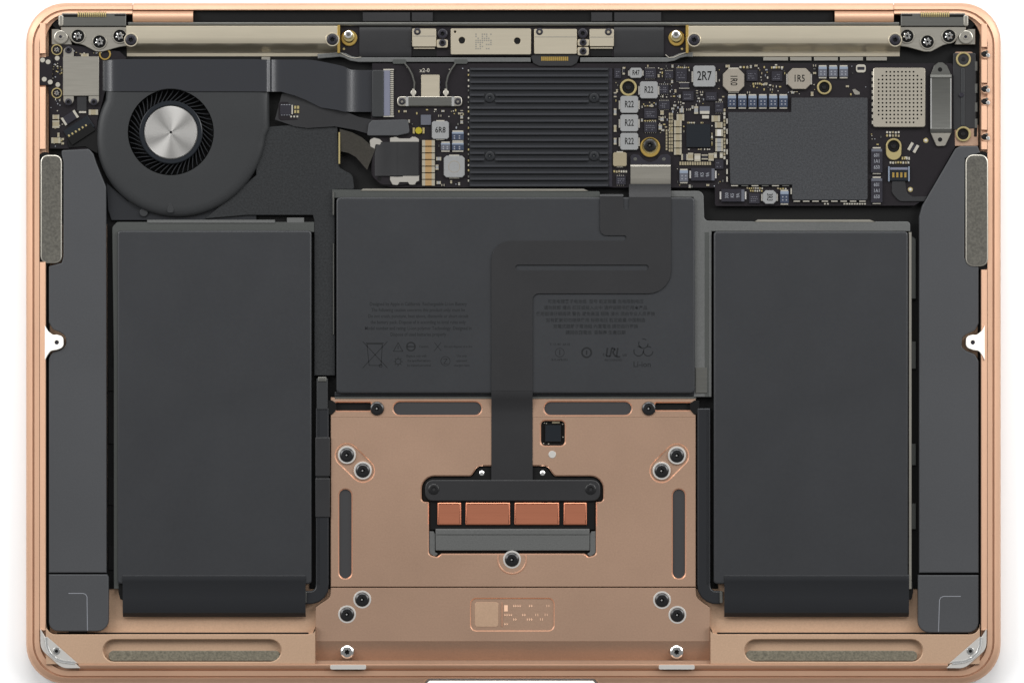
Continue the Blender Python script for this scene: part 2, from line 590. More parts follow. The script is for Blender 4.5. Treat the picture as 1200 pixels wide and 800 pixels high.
SCR_SILV = screw_mesh(8.2, 3.4, "bright_steel", "deep_black", 6, 0.7, 0.34)
SCR_DARK = screw_mesh(6.2, 3.2, "chip_dark", "deep_black", 6, 0.5, 0.40)
SCR_SMALL = screw_mesh(4.2, 2.2, "chip_dark", "deep_black", 6, 0.4, 0.45)
SCR_MID = screw_mesh(6.4, 2.6, "screw_black", "deep_black", 6, 0.5, 0.38, "steel_dark")
SCR_HEAT = screw_mesh(6.4, 2.0, "battery_dark", "chip_black", 6, 0.5, 0.38, "steel_dark")
def screw(me, x, y, z, parent, s=1.0, rot=0.3, label=None):
    o = link("screw", me, P(x, y, z), parent, label, False, rot)
    if s != 1.0: o.scale = (s, s, s)
    return o
def ringmesh(b, x, y, ro, ri, z0, z1, m, n=28, bev=0.4, hole=None):
    b.rings([[(*q, z0) for q in circ(x, y, ro, n)], [(*q, z1 - bev) for q in circ(x, y, ro, n)], [(*q, z1) for q in circ(x, y, ro - bev, n)],
             [(*q, z1) for q in circ(x, y, ri + bev * .5, n)], [(*q, z0) for q in circ(x, y, ri, n)]], m, cap0=False, cap1=False)
    if hole: b.cap([(*q, z0 + 0.1) for q in circ(x, y, ri, n)], hole)

# ------------------------------------------------------------------ trackpad plate
PZ = -8.0
m_ = MB("rose_panel")
holes = [(caps(468.5, 478.5, 556.5, 478.5, 7.6), 2.2, "foam_grey"), (caps(645.5, 478.5, 732.5, 478.5, 7.6), 2.2, "foam_grey"),
         (rr(393, 471.5, 434.5, 481, 1.5), 4, "deep_black"), (rr(768, 472, 810, 480.5, 1.5), 4, "deep_black"),
         (caps(406.3, 533, 425, 551.2, 13), 1.9, "rose_panel"), (caps(793.5, 533.5, 775.5, 551.5, 13), 1.9, "rose_panel"),
         (caps(404.5, 580.5, 404.5, 670.5, 7.2), 2.2, "foam_grey"), (caps(795.8, 580.5, 795.8, 670.5, 7.2), 2.2, "foam_grey"),
         (rr(634, 493, 662, 522, 5), 5, "deep_black")]
brk = fillet([(494, 558, 14.8), (552, 558, 5), (560, 546, 7), (641, 546, 7), (650, 558, 5), (707, 558, 14.8), (707, 588, 14.8), (698.5, 588, 1),
              (698.5, 650, 5), (690, 652.5, 3), (685, 648.5, 2), (517, 648.5, 2), (512, 652.5, 3), (502.5, 650, 5), (502.5, 588, 1), (494, 588, 14.8)], 6)
holes.append((brk, 5.5, "deep_black"))
m_.plate(fillet([(387.5, 465.5), (815.5, 465.5), (815.5, 687.4), (387.5, 687.4)]), holes, -15.9, PZ, 0.5, "rose_panel", "rose_edge", hb=1.5)
low = fillet([(387.5, 688.6), (815.5, 688.6), (816, 700, 8), (825, 707, 4), (832.3, 712), (832.3, 751.8), (369.6, 751.8), (369.6, 712), (376, 707, 4), (387, 700, 8)])
m_.plate(low, [(rr(552, 701.5, 648.8, 738.5, 6), 1.5, "rose_panel")], -15.9, PZ, 0.5, "rose_panel", "rose_edge", hb=1.3)
m_.prism(rr(556.5, 705.5, 584, 734.5, 3), PZ - 1.6, PZ - 1.15, 0.3, "rose_shelf")
m_.prism(rr(587.8, 706, 588.8, 734, 0.3), PZ - 1.5, PZ - 0.7, 0.15, "rose_edge")
# engraved half ring round the lower screw
arc = [(600 + 16.5 * cos(radians(a)), 655.5 + 16.5 * sin(radians(a))) for a in range(-22, 204, 8)]
m_.prism(strip(arc, 2.0), PZ - .1, PZ + 0.7, 0.6, "rose_edge")
# thin relief line of the strip that carries the pads
for x0, x1 in ((388, 576), (624, 815)):
    m_.box(x0, 487.6, x1, 488.5, PZ - .1, PZ + 0.3, 0.2, "rose_panel")
trackpad = build("trackpad_plate", m_, laptop)
# engraved lettering on the small plate (unreadable in the photograph: short strokes)
m_ = MB("engrave_light")
for x, y, s in ((601.5, 709.8, "NUMI"), (620, 709.8, "NU"), (640.5, 709.8, "11"), (591.2, 720.3, "NUMI"), (612, 720.3, "NI"), (627.5, 720.3, "11"), (638.5, 720.3, "11"),
                (601.5, 725.6, "NI"), (617.5, 725.6, "NUN"), (633, 725.6, "11"), (591.2, 731, "NI")):
    for k, ch in enumerate(s):
        w = 1.6
        x0 = x + k * 2.5
        m_.prism([(x0, y - 1.3), (x0 + .6, y - 1.3), (x0 + .6, y + 1.4), (x0, y + 1.4)], PZ - 1.5, PZ - 1.2)
        if ch != "1":
            m_.prism([(x0 + .6, y + .5), (x0 + w, y - .9), (x0 + w, y + .1), (x0 + .6, y + 1.4)], PZ - 1.5, PZ - 1.22)
m_.prism([(590.8, 709), (595, 709), (595, 716.3), (590.8, 716.3)], PZ - 1.5, PZ - 1.2)
build("serial_lettering", m_, trackpad)
# screws on the plate
for x, y in ((406.3, 533), (425, 551.2), (793.5, 533.5), (775.5, 551.5), (424.3, 702.3), (406.5, 719.7), (776, 703), (794, 720.3), (600, 655.6)):
    b_ = MB("silver_white")
    ringmesh(b_, x, y, 10.6, 8.3, PZ - 1.9, PZ + 0.3, "silver_white")
    build("washer", b_, trackpad)
    screw(SCR_BLACK, x, y, PZ - 1.0, trackpad)
for x, y in ((441.7, 478.5), (760.5, 478.5)):
    screw(SCR_BLACK, x, y, PZ - 0.6, trackpad)
for x in (406.5, 793.2):
    screw(SCR_SILV, x, 764, -12.5, trackpad, label="silver screw on the sloped front band")
b_ = MB("silver_white")
b_.prism(circ(647.2, 532.4, 4.4, 20), PZ - .5, PZ + 0.5, 0.3)
build("pad_dot", b_, trackpad)
# chip in the square window
b_ = MB("chip_black")
b_.box(639, 498, 657.5, 517.5, PZ - 5, PZ - 2.4, 0.4)
for x, y in ((638, 495.6), (640.5, 496), (637, 519.5), (643, 520), (659.5, 497), (659.8, 512)):
    b_.box(x - .7, y - .5, x + .7, y + .5, PZ - 5, PZ - 4, 0, "solder")
b_.box(647, 493.6, 656, 496, PZ - 5, PZ - 3.6, 0.2, "ceramic_beige")
build("chip", b_, trackpad)

# trackpad connector bracket
m_ = MB("black_plastic")
m_.plate(inset(fillet([(494, 558, 14.8), (552, 558, 5), (560, 546, 7), (641, 546, 7), (650, 558, 5), (707, 558, 14.8), (707, 588, 14.8), (698.5, 588, 1),
                 (698.5, 622), (502.5, 622), (502.5, 588, 1), (494, 588, 14.8)], 6), 1.3), [], PZ - 5.5, PZ - 2.6, 0.4, "deep_black")
m_.prism(rr(498, 562, 703.5, 587, 9), PZ - 3, PZ + 0.5, 1.2, "flex_black")
bracket = build("trackpad_connector", m_, laptop)
for x0, x1 in ((512.3, 540.6), (545.2, 598), (602.6, 655.6), (660.3, 688)):
    b_ = MB("copper")
    b_.prism(rr(x0, 588.6, x1, 615.2, 0.8, 2), PZ - 5, PZ - 0.2, 1.9, "copper")
    build("copper_contact", b_, bracket)
b_ = MB("tray_grey")
b_.prism(rr(511, 620, 690.5, 626.5, 0.6, 2), PZ - 1.5, PZ + 0.2, 0.7)
b_.prism(rr(510.3, 619.5, 691, 645, 0.8, 2), PZ - 5.5, PZ - .6, 0.7)
b_.prism(fillet([(503, 622.5), (508, 622.5), (509.8, 626), (509.8, 647), (514, 649, 2), (509, 652, 3), (503, 648, 4)]), PZ - 5.5, PZ - 1.6, 0.4)
b_.prism(mirror(fillet([(503, 622.5), (508, 622.5), (509.8, 626), (509.8, 647), (514, 649, 2), (509, 652, 3), (503, 648, 4)]), 1201.2), PZ - 5.5, PZ - 1.6, 0.4)
build("shield_plate", b_, bracket)
for x in (508.2, 692.3):
    screw(SCR_MID, x, 573, PZ - 1.2, bracket, 1.05)
for x, y, r in ((564.5, 554.2, 3.4), (635.8, 554.2, 3.4), (616, 555, 1.8)):
    b_ = MB("silver")
    b_.prism(circ(x, y, r, 14), PZ - 3, PZ - 1.2, r * .5)
    build("rivet", b_, bracket)

# ------------------------------------------------------------------ battery: tray and cells
m_ = MB("tray_dark")
# left frame
m_.prism(fillet([(131, 266, 6), (137, 260, 4), (368, 260), (368, 272), (142, 272), (142, 690), (133, 690), (133, 420)]), -15.5, -7.5, 0.6, "tray_dark")
m_.prism(rr(172, 257.5, 322, 261.5, 0.5), -15, -6.6, 0.5, "tray_grey")
m_.box(336, 255, 356, 261, -15, -7.4, 0.3, "tray_grey")
for y0, y1 in ((430, 458), (488, 520), (560, 592), (640, 668)):
    m_.box(126, y0, 133.4, y1, -15.5, -13.4, 0.3, "deep_black")
# frame round the middle cell
m_.prism(fillet([(389, 222), (703, 224, 2), (703, 232), (389, 232)]), -15.5, -6.6, 0.6, "tray_dark")
m_.prism(fillet([(425, 221.0), (684, 221.0), (690, 223.8), (422, 223.8)]), -15, -5.7, 0.5, "steel_grey")
m_.prism(fillet([(786, 223.6), (824.5, 223.6, 7), (825.5, 258.5, 5), (886, 259.5), (1067, 259.5, 4), (1067, 271), (834, 271), (834, 465), (813, 465), (813, 231), (786, 231)]), -15.5, -6.4, 0.7, "tray_grey")
m_.prism(fillet([(884, 260), (888, 257.2), (1020, 257.2), (1026, 260)]), -15, -5.9, 0.4, "steel_grey")
m_.prism(fillet([(1065.2, 272), (1068.6, 272), (1068.6, 690), (1065.2, 690)]), -15.5, -5.0, 0.5, "steel_grey")
m_.prism(fillet([(1068.6, 276), (1074, 280), (1074, 350), (1068.6, 350)]), -15.5, -11, 0.5, "tray_dark")
for y0, y1 in ((400, 432), (520, 545), (590, 620)):
    m_.box(1069, y0, 1074, y1, -15.5, -12, 0.3, "tray_dark")
m_.box(826, 272, 831, 465, -15.5, -6.1, 0.3, "tray_dark")
m_.prism(rr(389.6, 224.5, 391.4, 252, .6), -15.5, -4.6, 0.3, "steel_dark")
m_.prism(rr(390, 285, 391.2, 392, .4), -15.5, -6, 0.2, "steel_dark")
# lower edge strips
m_.box(392, 459, 816, 464.2, -15.5, -6.5, 0.8, "battery_dark")
m_.box(392, 464.4, 816, 467.4, -15.5, -7.6, 0.4, "steel_dark")
m_.prism(rr(815.3, 430.5, 829, 460.5, 1), -8, -5.4, 0.3, "steel_dark")
tray = build("battery_tray", m_, laptop)

def cell(poly, b=2.2, top=-2.4, label=None):
    q = MB("battery_wrap")
    R = [[(x, y, -14) for x, y in poly], [(x, y, top - b) for x, y in poly], [(x, y, top - b * .35) for x, y in inset(poly, b * .25)],
         [(x, y, top - b * .05) for x, y in inset(poly, b * .8)], [(x, y, top) for x, y in inset(poly, b * 1.7)]]
    q.rings(R, "battery_wrap")
    return q
left_cell = build("battery_cell", cell(rr(137.5, 270, 365, 684, 4)), tray)
q = cell(rr(836.5, 271, 1064.2, 684, 4))
build("battery_cell", q, tray)
q = cell(rr(394, 231, 814.5, 461, 5))
mid_cell = build("battery_cell", q, tray, "wide middle battery cell printed with dark lettering and symbols")
# folded wraps under the side cells
for x0, x1 in ((143.5, 358), (849, 1065.5)):
    q = MB("battery_dark")
    q.ribbon([((x0, y, z), (x1, y, z)) for y, z in ((673, -2.7), (674.5, -1.6), (678, -1.2), (681, -1.6), (684, -2.4), (700, -3.4), (712, -4.0), (718, -5.6), (722.5, -10), (723, -14))], 1.0, "battery_dark")
    build("cell_flap", q, tray)
    q = MB("deep_black")
    s = 1 if x0 < 500 else -1
    xx = x0 if s > 0 else x1
    q.prism(fillet([(xx - 5 * s, 682), (xx + 1 * s, 682), (xx + 1 * s, 703), (xx - 3 * s, 702), (xx - 5 * s, 694)]), -15, -7, 0.4)
    build("flap_tab", q, tray)

# print on the middle cell
TZ = -2.36
m_ = MB("print_dim")
lines = [("Designed by Apple in California  Rechargeable Li-ion Battery", 356.2, 4.9),
         ("The following caution concerns this product only: must be", 363.2, 4.9),
         ("Do not crush, puncture, heat above, dismantle or short circuit", 370.4, 4.9),
         ("the battery pack. Dispose of it according to local rules only", 377.5, 4.9),
         ("Model number and rating: Li-ion polymer Technology  Designed in", 384.6, 4.9),
         ("Dispose of used batteries properly", 391.8, 4.9)]
for s, y, sz in lines:
    m_.text(s, 490, y, TZ, sz + .9, "print_dim", sx=0.80)
def seg(m, pts, w=0.9, mm="print_dim"):
    m.add([(x, y, TZ) for x, y in strip(pts, w)], [list(range(2 * len(pts)))], mm) if len(pts) == 2 else \
        [m.add([(x, y, TZ) for x, y in strip(pts[i:i + 2], w)], [[0, 1, 2, 3]], mm) for i in range(len(pts) - 1)]
# crossed-out bin
seg(m_, [(425, 400), (454, 431)]); seg(m_, [(454, 400), (425, 431)])
seg(m_, [(430, 403), (448, 403), (446.5, 428), (432.5, 428), (430, 403)])
seg(m_, [(428.5, 402), (449.5, 402)], 1.2)
seg(m_, circ(446, 428.5, 1.8, 8) + [circ(446, 428.5, 1.8, 8)[0]], .8)
# warning triangle, disc, star, circle marks
seg(m_, [(461, 411.5), (466.5, 401.5), (472, 411.5), (461, 411.5)]); seg(m_, [(466.5, 405), (466.5, 409)], 1)
def circle_mark(x, y, r, w=.9):
    c = circ(x, y, r, 18)
    seg(m_, c + [c[0]], w)
circle_mark(481.5, 406, 5, 1.6); seg(m_, [(477, 406), (486, 406)], 1.4)
circle_mark(466.5, 423.5, 3.2)
for k in range(8):
    a = pi / 4 * k
    seg(m_, [(466.5 + 3.6 * cos(a), 423.5 + 3.6 * sin(a)), (466.5 + 5.4 * cos(a), 423.5 + 5.4 * sin(a))], .8)
circle_mark(522, 423, 5.4, .7); seg(m_, [(519.5, 420.5), (524, 420.5), (520, 426), (524.5, 426)], .8)
seg(m_, [(509, 401), (517, 411)], .7); seg(m_, [(517, 401), (509, 411)], .7)
for s, x, y in (("Caution:", 497, 406), ("Do not dispose of in fire", 537, 406), ("Replace only with", 488, 417), ("the specified battery", 491, 422.5), ("by trained personnel", 491, 428),
                ("Use only", 541, 417), ("approved", 541, 422.5), ("chargers here", 541, 428)):
    m_.text(s, x, y, TZ, 3.9, "print_dim", sx=.85)
cj = [("可充电锂离子电池组  型号 额定容量 充电限制电压", 353.5), ("请勿拆卸 撞击 挤压或投入火中 请按说明书使用本产品", 360.8),
      ("使用前请仔细阅读 警告 避免高温 短路 浸水 须由专业人员更换", 368), ("如有鼓胀切勿继续使用 标称电压 额定能量 中国制造", 375.3),
      ("充電式鋰離子電池組 內置電池 請勿自行更換", 382.6), ("請回收廢電池  委製商 生產日期", 389.8)]
for s, y in cj:
    m_.text(s, 698, y, TZ, 5.2, "print_dim", sx=.98)
m_.text("T: 11.4V  6K10", 656, 403.5, TZ, 3.9, "print_dim")
m_.text("R-R-APB-001", 656, 421.5, TZ, 3.6, "print_dim")
circle_mark(656, 413, 5.2, .7); seg(m_, [(656, 409.5), (656, 416)], 1)
circle_mark(687.5, 413, 5.6, 2.0); seg(m_, [(687.5, 410.5), (687.5, 415.5)], 1.6)
m_.text("c", 707.5, 415, TZ, 6, "print_dim")
m_.text("us", 732, 415.5, TZ, 6, "print_dim")
seg(m_, [(712, 407.5), (710.5, 417), (715, 417.5), (717, 407.5)], 2)
seg(m_, [(717, 407.5), (721, 409), (718, 412.5), (721.5, 418)], 2)
seg(m_, [(724, 407.5), (722.5, 418), (727, 418)], 2)
m_.text("RECOGNISED", 719, 421.8, TZ, 3.4, "print_dim")
for k in range(3):
    a = radians(-90 + 120 * k)
    x, y = 754 + 6.5 * cos(a), 408.5 + 6 * sin(a)
    c = circ(x, y, 5.6, 14)
    seg(m_, c[:9], 1.2)
    seg(m_, c[10:13], 1.2)
m_.text("Li-ion", 752.5, 427, TZ, 9.2, "print_dim")
build("battery_print", m_, mid_cell)

# battery rails beside the trackpad plate
for sgn in (0, 1):
    f = (lambda p: p) if not sgn else (lambda p: mirror(p, 1202.5))
    q = MB("black_plastic")
    arc = [(377, 480), (377, 688)] + [(361 + 16 * sin(radians(a)), 688 + 14 * (1 - cos(radians(a)))) for a in ()]
    path = [(377.5, 478), (377.5, 520), (377.5, 620), (377.5, 684)] + [(363.5 + 14 * cos(radians(a)), 686 + 14 * sin(radians(a))) for a in (20, 40, 60, 80)] + [(357.5, 700)]
    q.prism(f(strip(path, 15.5)), -15, -6.2, 1.6, "battery_dark")
    q.prism(f(strip([(373.2, 480), (373.2, 684)], 1.2)), -7, -5.6, 0.3, "battery_dark")
    q.prism(f(rr(355.5, 692.5, 359, 706.5, 1)), -15, -4.6, 0.5, "steel_dark")
    if not sgn:
        q.prism(f(rr(370.8, 443, 384, 480, 1)), -14, -5.2, 1.2)
        q.prism(f(rr(372.5, 441.5, 382.5, 447, 1)), -14, -4.2, 0.8, "steel_dark")
        for y0, y1 in ((512, 558), (560, 606)):
            q.prism(rr(369.3, y0, 386.5, y1, 1), -14, -5.0, 1.0, "flex_black")
        q.box(371, 556.5, 385, 561.5, -9, -5.4, 0.3, "deep_black")
    build("battery_rail", q, tray)
# dark brackets holding the plate corners to the tray
for sgn in (0, 1):
    f = (lambda p: p) if not sgn else (lambda p: mirror(p, 1202.8))
    q = MB("black_plastic")
    q.prism(f(fillet([(383, 469), (389, 469), (394, 472.5), (394, 480), (389, 485.5), (383, 485.5)])), -14, -6.8, 0.5, "deep_black")
    build("rail_clip", q, tray)

# ------------------------------------------------------------------ speakers
def speaker(side):
    q = MB("speaker_plastic")
    if side < 0:
        body = [(72, 176, 2), (104, 174.5, 4), (109, 180, 3), (113, 192, 4), (124, 219, 6), (124.5, 671), (57, 671), (57, 420, 2), (61, 412.5, 5), (70, 410, 5), (77.5, 405, 7), (77, 394, 8), (70, 389, 4),
                (62, 386, 6), (57, 378, 4), (57, 312, 1), (72, 308), (74, 300), (74, 190), (72, 181)]
    else:
        body = [(1120, 174, 3), (1126, 171, 2), (1146, 171, 2), (1149, 179), (1131, 186), (1130.5, 302), (1134, 309), (1147, 312, 1), (1147, 379, 3), (1143, 387, 5), (1134, 391, 5), (1128, 395, 6), (1127, 407, 6),
                (1133, 411, 5), (1143, 415, 5), (1147, 423, 3), (1147, 671), (1077.5, 671), (1077.5, 254, 8), (1081, 241, 4)]
    q.prism(fillet(body), -15.5, -3.0, 1.3)
    o = build("speaker", q, laptop)
    # foot with its label outline
    q = MB("speaker_plastic")
    if side < 0:
        q.prism(fillet([(57, 672.6), (125, 672.6), (127, 676), (127, 739.5, 13), (57, 739.5, 11)]), -15.5, -3.2, 1.3)
        line = [(80, 695), (97, 695), (100, 696), (101.8, 699), (102.3, 738.5)]
        q.box(80, 736.5, 101.5, 740.8, -12, -5, .4, "deep_black")
    else:
        q.prism(fillet([(1076, 673.4), (1147, 673.4), (1147, 741, 12), (1076, 741, 13)]), -15.5, -3.2, 1.3)
        line = [(1126, 698.5), (1106, 698.5), (1102.7, 699.8), (1101.2, 703), (1100, 740)]
        q.box(1101.5, 738, 1125, 742, -12, -5, .4, "deep_black")
    q.prism(strip(line, 1.0), -3.4, -2.95, 0.2, "print_grey")
    build("speaker_foot", q, o)
    # felt pad
    q = MB("felt_dark")
    po = rr(47.3, 181.5, 72.5, 308.5, 8) if side < 0 else rr(1131.5, 181, 1158.2, 312.3, 9)
    q.prism(po, -8, -1.8, 1.2, "steel_grey", None)
    q.prism(inset(po, 1.6), -2, -1.5, 0.3, "felt_dark")
    build("felt_pad", q, o, "grey felt pad let into the side of the case")
    return o
spk_l = speaker(-1)
spk_r = speaker(1)
# black pockets behind the pads, liners in the gaps, painted shade at shelf edges
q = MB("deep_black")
q.prism(rr(44.8, 178, 60, 312, 9), -6, -5.2, 0.2)
q.prism(rr(mx(60), 177, mx(43.5), 316, 9), -6, -5.2, 0.2)
q.box(53.7, 303, 57.2, 742, -15.7, -14, 0.1)
q.box(1146.8, 303, 1149.7, 742, -15.7, -14, 0.1)
q.box(124.7, 216, 137, 690, -15.7, -14.6, 0.1)
q.box(1064, 262, 1078, 690, -15.7, -14.6, 0.1)
q.box(364, 262, 397, 466, -15.7, -15, 0.1)
q.box(57, 668, 126, 676, -15.7, -13, 0.1)
q.box(66, 741.2, 361, 742.9, -15.8, -15.3, 0)  # dark strips paint the shade line along the shelf edges
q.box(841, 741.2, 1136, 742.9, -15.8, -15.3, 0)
q.box(1077, 668, 1147, 677, -15.7, -13, 0.1)
q.box(362, 460, 387, 690, -15.7, -14.9, 0.1)
q.box(816, 256, 842, 690, -15.7, -14.9, 0.1)
q.box(56, 12, 1149, 262, -15.7, -14.8, 0.1)
q.box(155, 10, 1048, 30, -14, -13, 0.1)
build("black_liner_and_shade", q, laptop)

# ------------------------------------------------------------------ textured cover between fan and middle cell, dark area under the fan
q = MB("cover_black")
q.prism(fillet([(298, 150), (395, 142), (397, 196, 4), (413, 205, 8), (415, 222, 2), (392, 222), (392.5, 440), (368, 440), (368, 258), (366.5, 252), (290, 252), (240, 256), (300, 205)]), -15, -8.2, 0.6, "cover_black")
q.prism(fillet([(124, 214), (150, 236), (300, 210), (300, 258), (130, 258), (126, 246)]), -15, -10.5, 0.5, "battery_dark")
cover = build("textured_cover", q, laptop)

# ------------------------------------------------------------------ hinge area
for x0, x1 in ((155.5, 226), (978.5, 1047.5)):
    q = MB("rose_aluminium")
    sec = [(13.0 + 7 - 7.4 * cos(radians(a)), -10 + 8 * sin(radians(a))) for a in range(-20, 161, 15)]
    q.rings([[(x, y, z) for y, z in sec] for x in (x0, x1)], "rose_aluminium", closed=True, cap0=False, cap1=False)
    for x in (x0, x1):
        q.add([(x, y, z) for y, z in sec], [list(range(len(sec)))])
    build("hinge_barrel", q, laptop)
q = MB("black_plastic")
for x0, x1 in ((425, 480.5), (482.5, 507), (693, 717.5), (720, 775)):
    q.box(x0, 14.5, x1, 25, -12, -7.2, 0.4, "flex_black")
q.box(227, 13, 977, 25, -13, -10.2, 0.3, "deep_black")
build("hinge_cable_cover", q, laptop)
q = MB("steel_dark")
q.ribbon([((150, y, z), (1054, y, z)) for y, z in ((25.6, -8), (26.2, -5.4), (27.5, -4.6), (29.0, -4.8), (30.2, -6), (30.4, -9))], 0.8, "steel_dark")
build("hinge_rail", q, laptop)

def antenna_bar(x0, x1, tabs):
    q = MB("steel_cream")
    st = [(30.4, -9), (30.6, -1.0), (31.4, -0.3), (44, 0), (49, -.15), (51, -.7), (52.8, -2.6), (55.2, -6.6), (57.8, -10.6), (60.4, -13.4), (62, -14.2), (65.6, -14.4), (66.2, -15.5)]
    n = 24
    R = []
    for k in range(n + 1):
        x = x0 + (x1 - x0) * k / n
        w = 0.8 * sin(k * 1.7) * 0.5
        R.append([(x, y + (w if 51 < y < 60 else 0), z) for y, z in st])
    q.rings(R, "steel_cream", closed=False, cap0=False, cap1=False)
    for x in (x0, x1):
        q.add([(x, y, z) for y, z in st], [list(range(len(st)))])
    for a, b in tabs:
        q.box(a, 66.4, b, 70.8, -14, -12.6, 0.3, "steel_grey")
    return build("antenna_bar", q, laptop)
bar_l = antenna_bar(148, 396, [(306, 316)])
bar_r = antenna_bar(806.8, 1055.2, [(895, 924), (926.5, 951.5), (954.5, 982.5), (985, 1012), (1016, 1040)])
for x, y, b in ((153.5, 47, bar_l), (389.5, 46.5, bar_l), (813.5, 47, bar_r), (1049, 47, bar_r)):
    w = MB("steel_cream")
    ringmesh(w, x, y, 8.2, 6.6, -.4, .8, "steel_cream")
    build("washer", w, b)
    screw(SCR_DARK, x, y, -1.2, b, 1.05)
for x0 in (395.4, 803.8):
    q = MB("gold")
    q.prism(rr(x0, 29.8, x0 + 3.0, 62.5, 0.6), -10, 0.5, 0.4)
    build("gold_strip", q, bar_l if x0 < 500 else bar_r)

# hinges in the corners
def hinge(side):
    F = (lambda p: p) if side < 0 else mirror
    q = MB("steel_dark")
    q.prism(F(rr(72, 15.5, 147.5, 30.8, 1)), -12, -3.6, 0.8, "steel_dark")
    q.prism(F(rr(68.5, 18, 74, 30.8, 2)), -12, -2.8, 0.8, "steel_grey")
    q.prism(F(rr(74, 17.2, 91, 20.2, .5)), -3.7, -3.45, 0.1, "deep_black")
    q.prism(F(rr(134, 17, 147, 19, .5)), -3.7, -3.45, 0.1, "deep_black")
    q.prism(F(fillet([(71, 31.4), (148, 31.4), (148, 54), (140, 55, 4), (120, 60.5, 8), (112, 60.5, 8), (98, 53, 6), (84, 49, 6), (78, 40, 5), (71, 35)])), -12, -5.4, 0.5, "steel_grey")
    h = build("hinge", q, laptop)
    # spring coils
    for k in range(14):
        x = 91.5 + k * 2.45
        x = x if side < 0 else mx(x)
        c = MB("gold_pale")
        c.tube([(x, 14.4, -5), (x, 15, -3.2), (x, 17.4, -2.7), (x, 19.6, -3.2), (x, 20.2, -5)], 0.85, 6)
        build("spring_coil", c, h)
    for x, y in ((91, 42.3), (116.3, 49), (140.2, 42.3)):
        x = x if side < 0 else mx(x)
        w = MB("steel_grey")
        ringmesh(w, x, y, 8.9, 7.3, -5.5, -4.2, "steel_grey", hole="deep_black")
        build("screw_seat", w, h)
        screw(SCR_TORX, x, y, -5.3, h, 0.98)
    w = MB("steel_grey")
    x = 71 if side < 0 else mx(71)
    w.prism(F(fillet([(60, 34), (68, 34), (80, 40), (84, 52), (60, 52)])), -12, -8, .4, "steel_grey")
    w.prism(circ(x, 43.5, 8.3, 24), -8, -5.6, 1.2)
    w.prism(circ(x, 43.5, 3.8, 18), -5.7, -5.2, .5, "steel_grey")
    w.prism(circ(x - .5, 43, 1.8, 12), -5.3, -5.1, 0, "chip_dark")
    build("grounding_washer", w, h)
    w = MB("deep_black")
    w.prism(F(fillet([(61, 17, 4), (70, 15, 3), (70, 30, 2), (80, 36), (70, 36, 4), (61, 31, 5)])), -12, -9.5, .3)
    build("hinge_slot", w, h)
    return h
hinge(-1)
hinge(1)

# ------------------------------------------------------------------ display cable covers along the hinge
q = MB("board_black")
q.box(398.6, 30.6, 803.6, 66, -13, -9.0, 0.3, "board_black")
dboard = build("display_board", q, laptop)
for x0, x1 in ((421, 482), (719.5, 778)):
    q = MB("flex_gloss")
    q.ribbon([((x0, y, z), (x1, y, z)) for y, z in ((30.8, -8.5), (33, -7.6), (37, -7.2), (60, -7.2), (64, -7.8), (66.5, -9))], .6, "flex_black")
    build("flat_cable", q, dboard)
for x in (409, 793):
    q = MB("gold")
    ringmesh(q, x, 44.5, 9.4, 5.5, -9, -6.6, "gold", bev=.7)
    q.prism(circ(x - .4, 42.5, 6.6, 22), -9, -4.6, 1.0, "gold_pale")
    q.prism(circ(x - .8, 40.5, 4.8, 20), -5, -1.5, 1.0, "silver")
    q.prism(circ(x - .8, 40.5, 2.4, 6), -1.6, -1.35, 0, "steel_dark")
    build("brass_standoff", q, dboard)
for x, y in ((402.7, 57.3), (799.5, 57.3)):
    q = MB("gold_pale"); q.prism(circ(x, y, 1.5, 10), -9, -8.3, .4); build("solder_point", q, dboard)

def cover(poly, z=-4.0, holes=(), crease=None, low=None, m="steel_cream"):
    q = MB(m)
    q.plate(poly, list(holes), -9, z, 0.5, m)
    if crease:
        q.box(*crease, z - .1, z + .18, 0.08, "steel_grey")
    if low:
        q.box(*low, -9, z - 2.2, .4, m)
    return build("cable_cover", q, dboard)
cover(rr(483, 33.5, 511, 54.8, 1.2), crease=(483.6, 42, 510.4, 42.8), low=(485, 55.6, 509.5, 57.4))
cover(rr(511.6, 46.2, 524.6, 56, 2), -4.6)
cover(rr(528.2, 33.5, 622.2, 64, 1.5), -3.6, [(circ(541.2, 47.4, 3.9, 18), 1.5, "deep_black"), (circ(606.2, 48, 3.9, 18), 1.5, "deep_black"), (circ(533.3, 37.4, 1.5, 10), 1.5, "deep_black")])
q = MB("steel_grey")
for i in range(8):
    for j in range(8):
        if random.random() < .62:
            q.box(557 + i * 2.5, 39.5 + j * 2.4, 558.6 + i * 2.5, 41.1 + j * 2.4, -3.65, -3.56)
build("etched_mark", q, dboard)
cover(rr(626, 34, 676, 63.4, 1.5), -3.8, crease=(626.6, 43, 675.4, 43.8))
cover(rr(677, 46, 690.4, 54, 2), -4.6)
cover(rr(676.8, 55.2, 690, 65, 2), -4.8)
cover(rr(691, 34, 719.4, 54.4, 1.2), crease=(691.6, 43.2, 718.8, 44), low=(692, 55, 718, 57.2))
for x, y in ((489, 37), (518.5, 50.2), (632.2, 37.2), (683.4, 49.8), (683.4, 60), (713, 37.4)):
    screw(SCR_SMALL, x, y, -5.2, dboard, 1.0)
for x, y in ((518.5, 39.5), (683, 39)):
    screw(SCR_DARK, x, y, -9, dboard)
for x0, x1 in ((483, 511), (692, 717)):
    q = MB("deep_black"); q.box(x0, 57.6, x1, 66, -9.5, -8.2, .3); build("cable_socket", q, dboard)
q = MB("flex_black")
q.prism(fillet([(622, 66), (627, 63.8), (675, 63.8), (679, 66), (676, 74), (670, 77.5), (632, 77.5), (625, 74)]), -10, -6.4, .5)
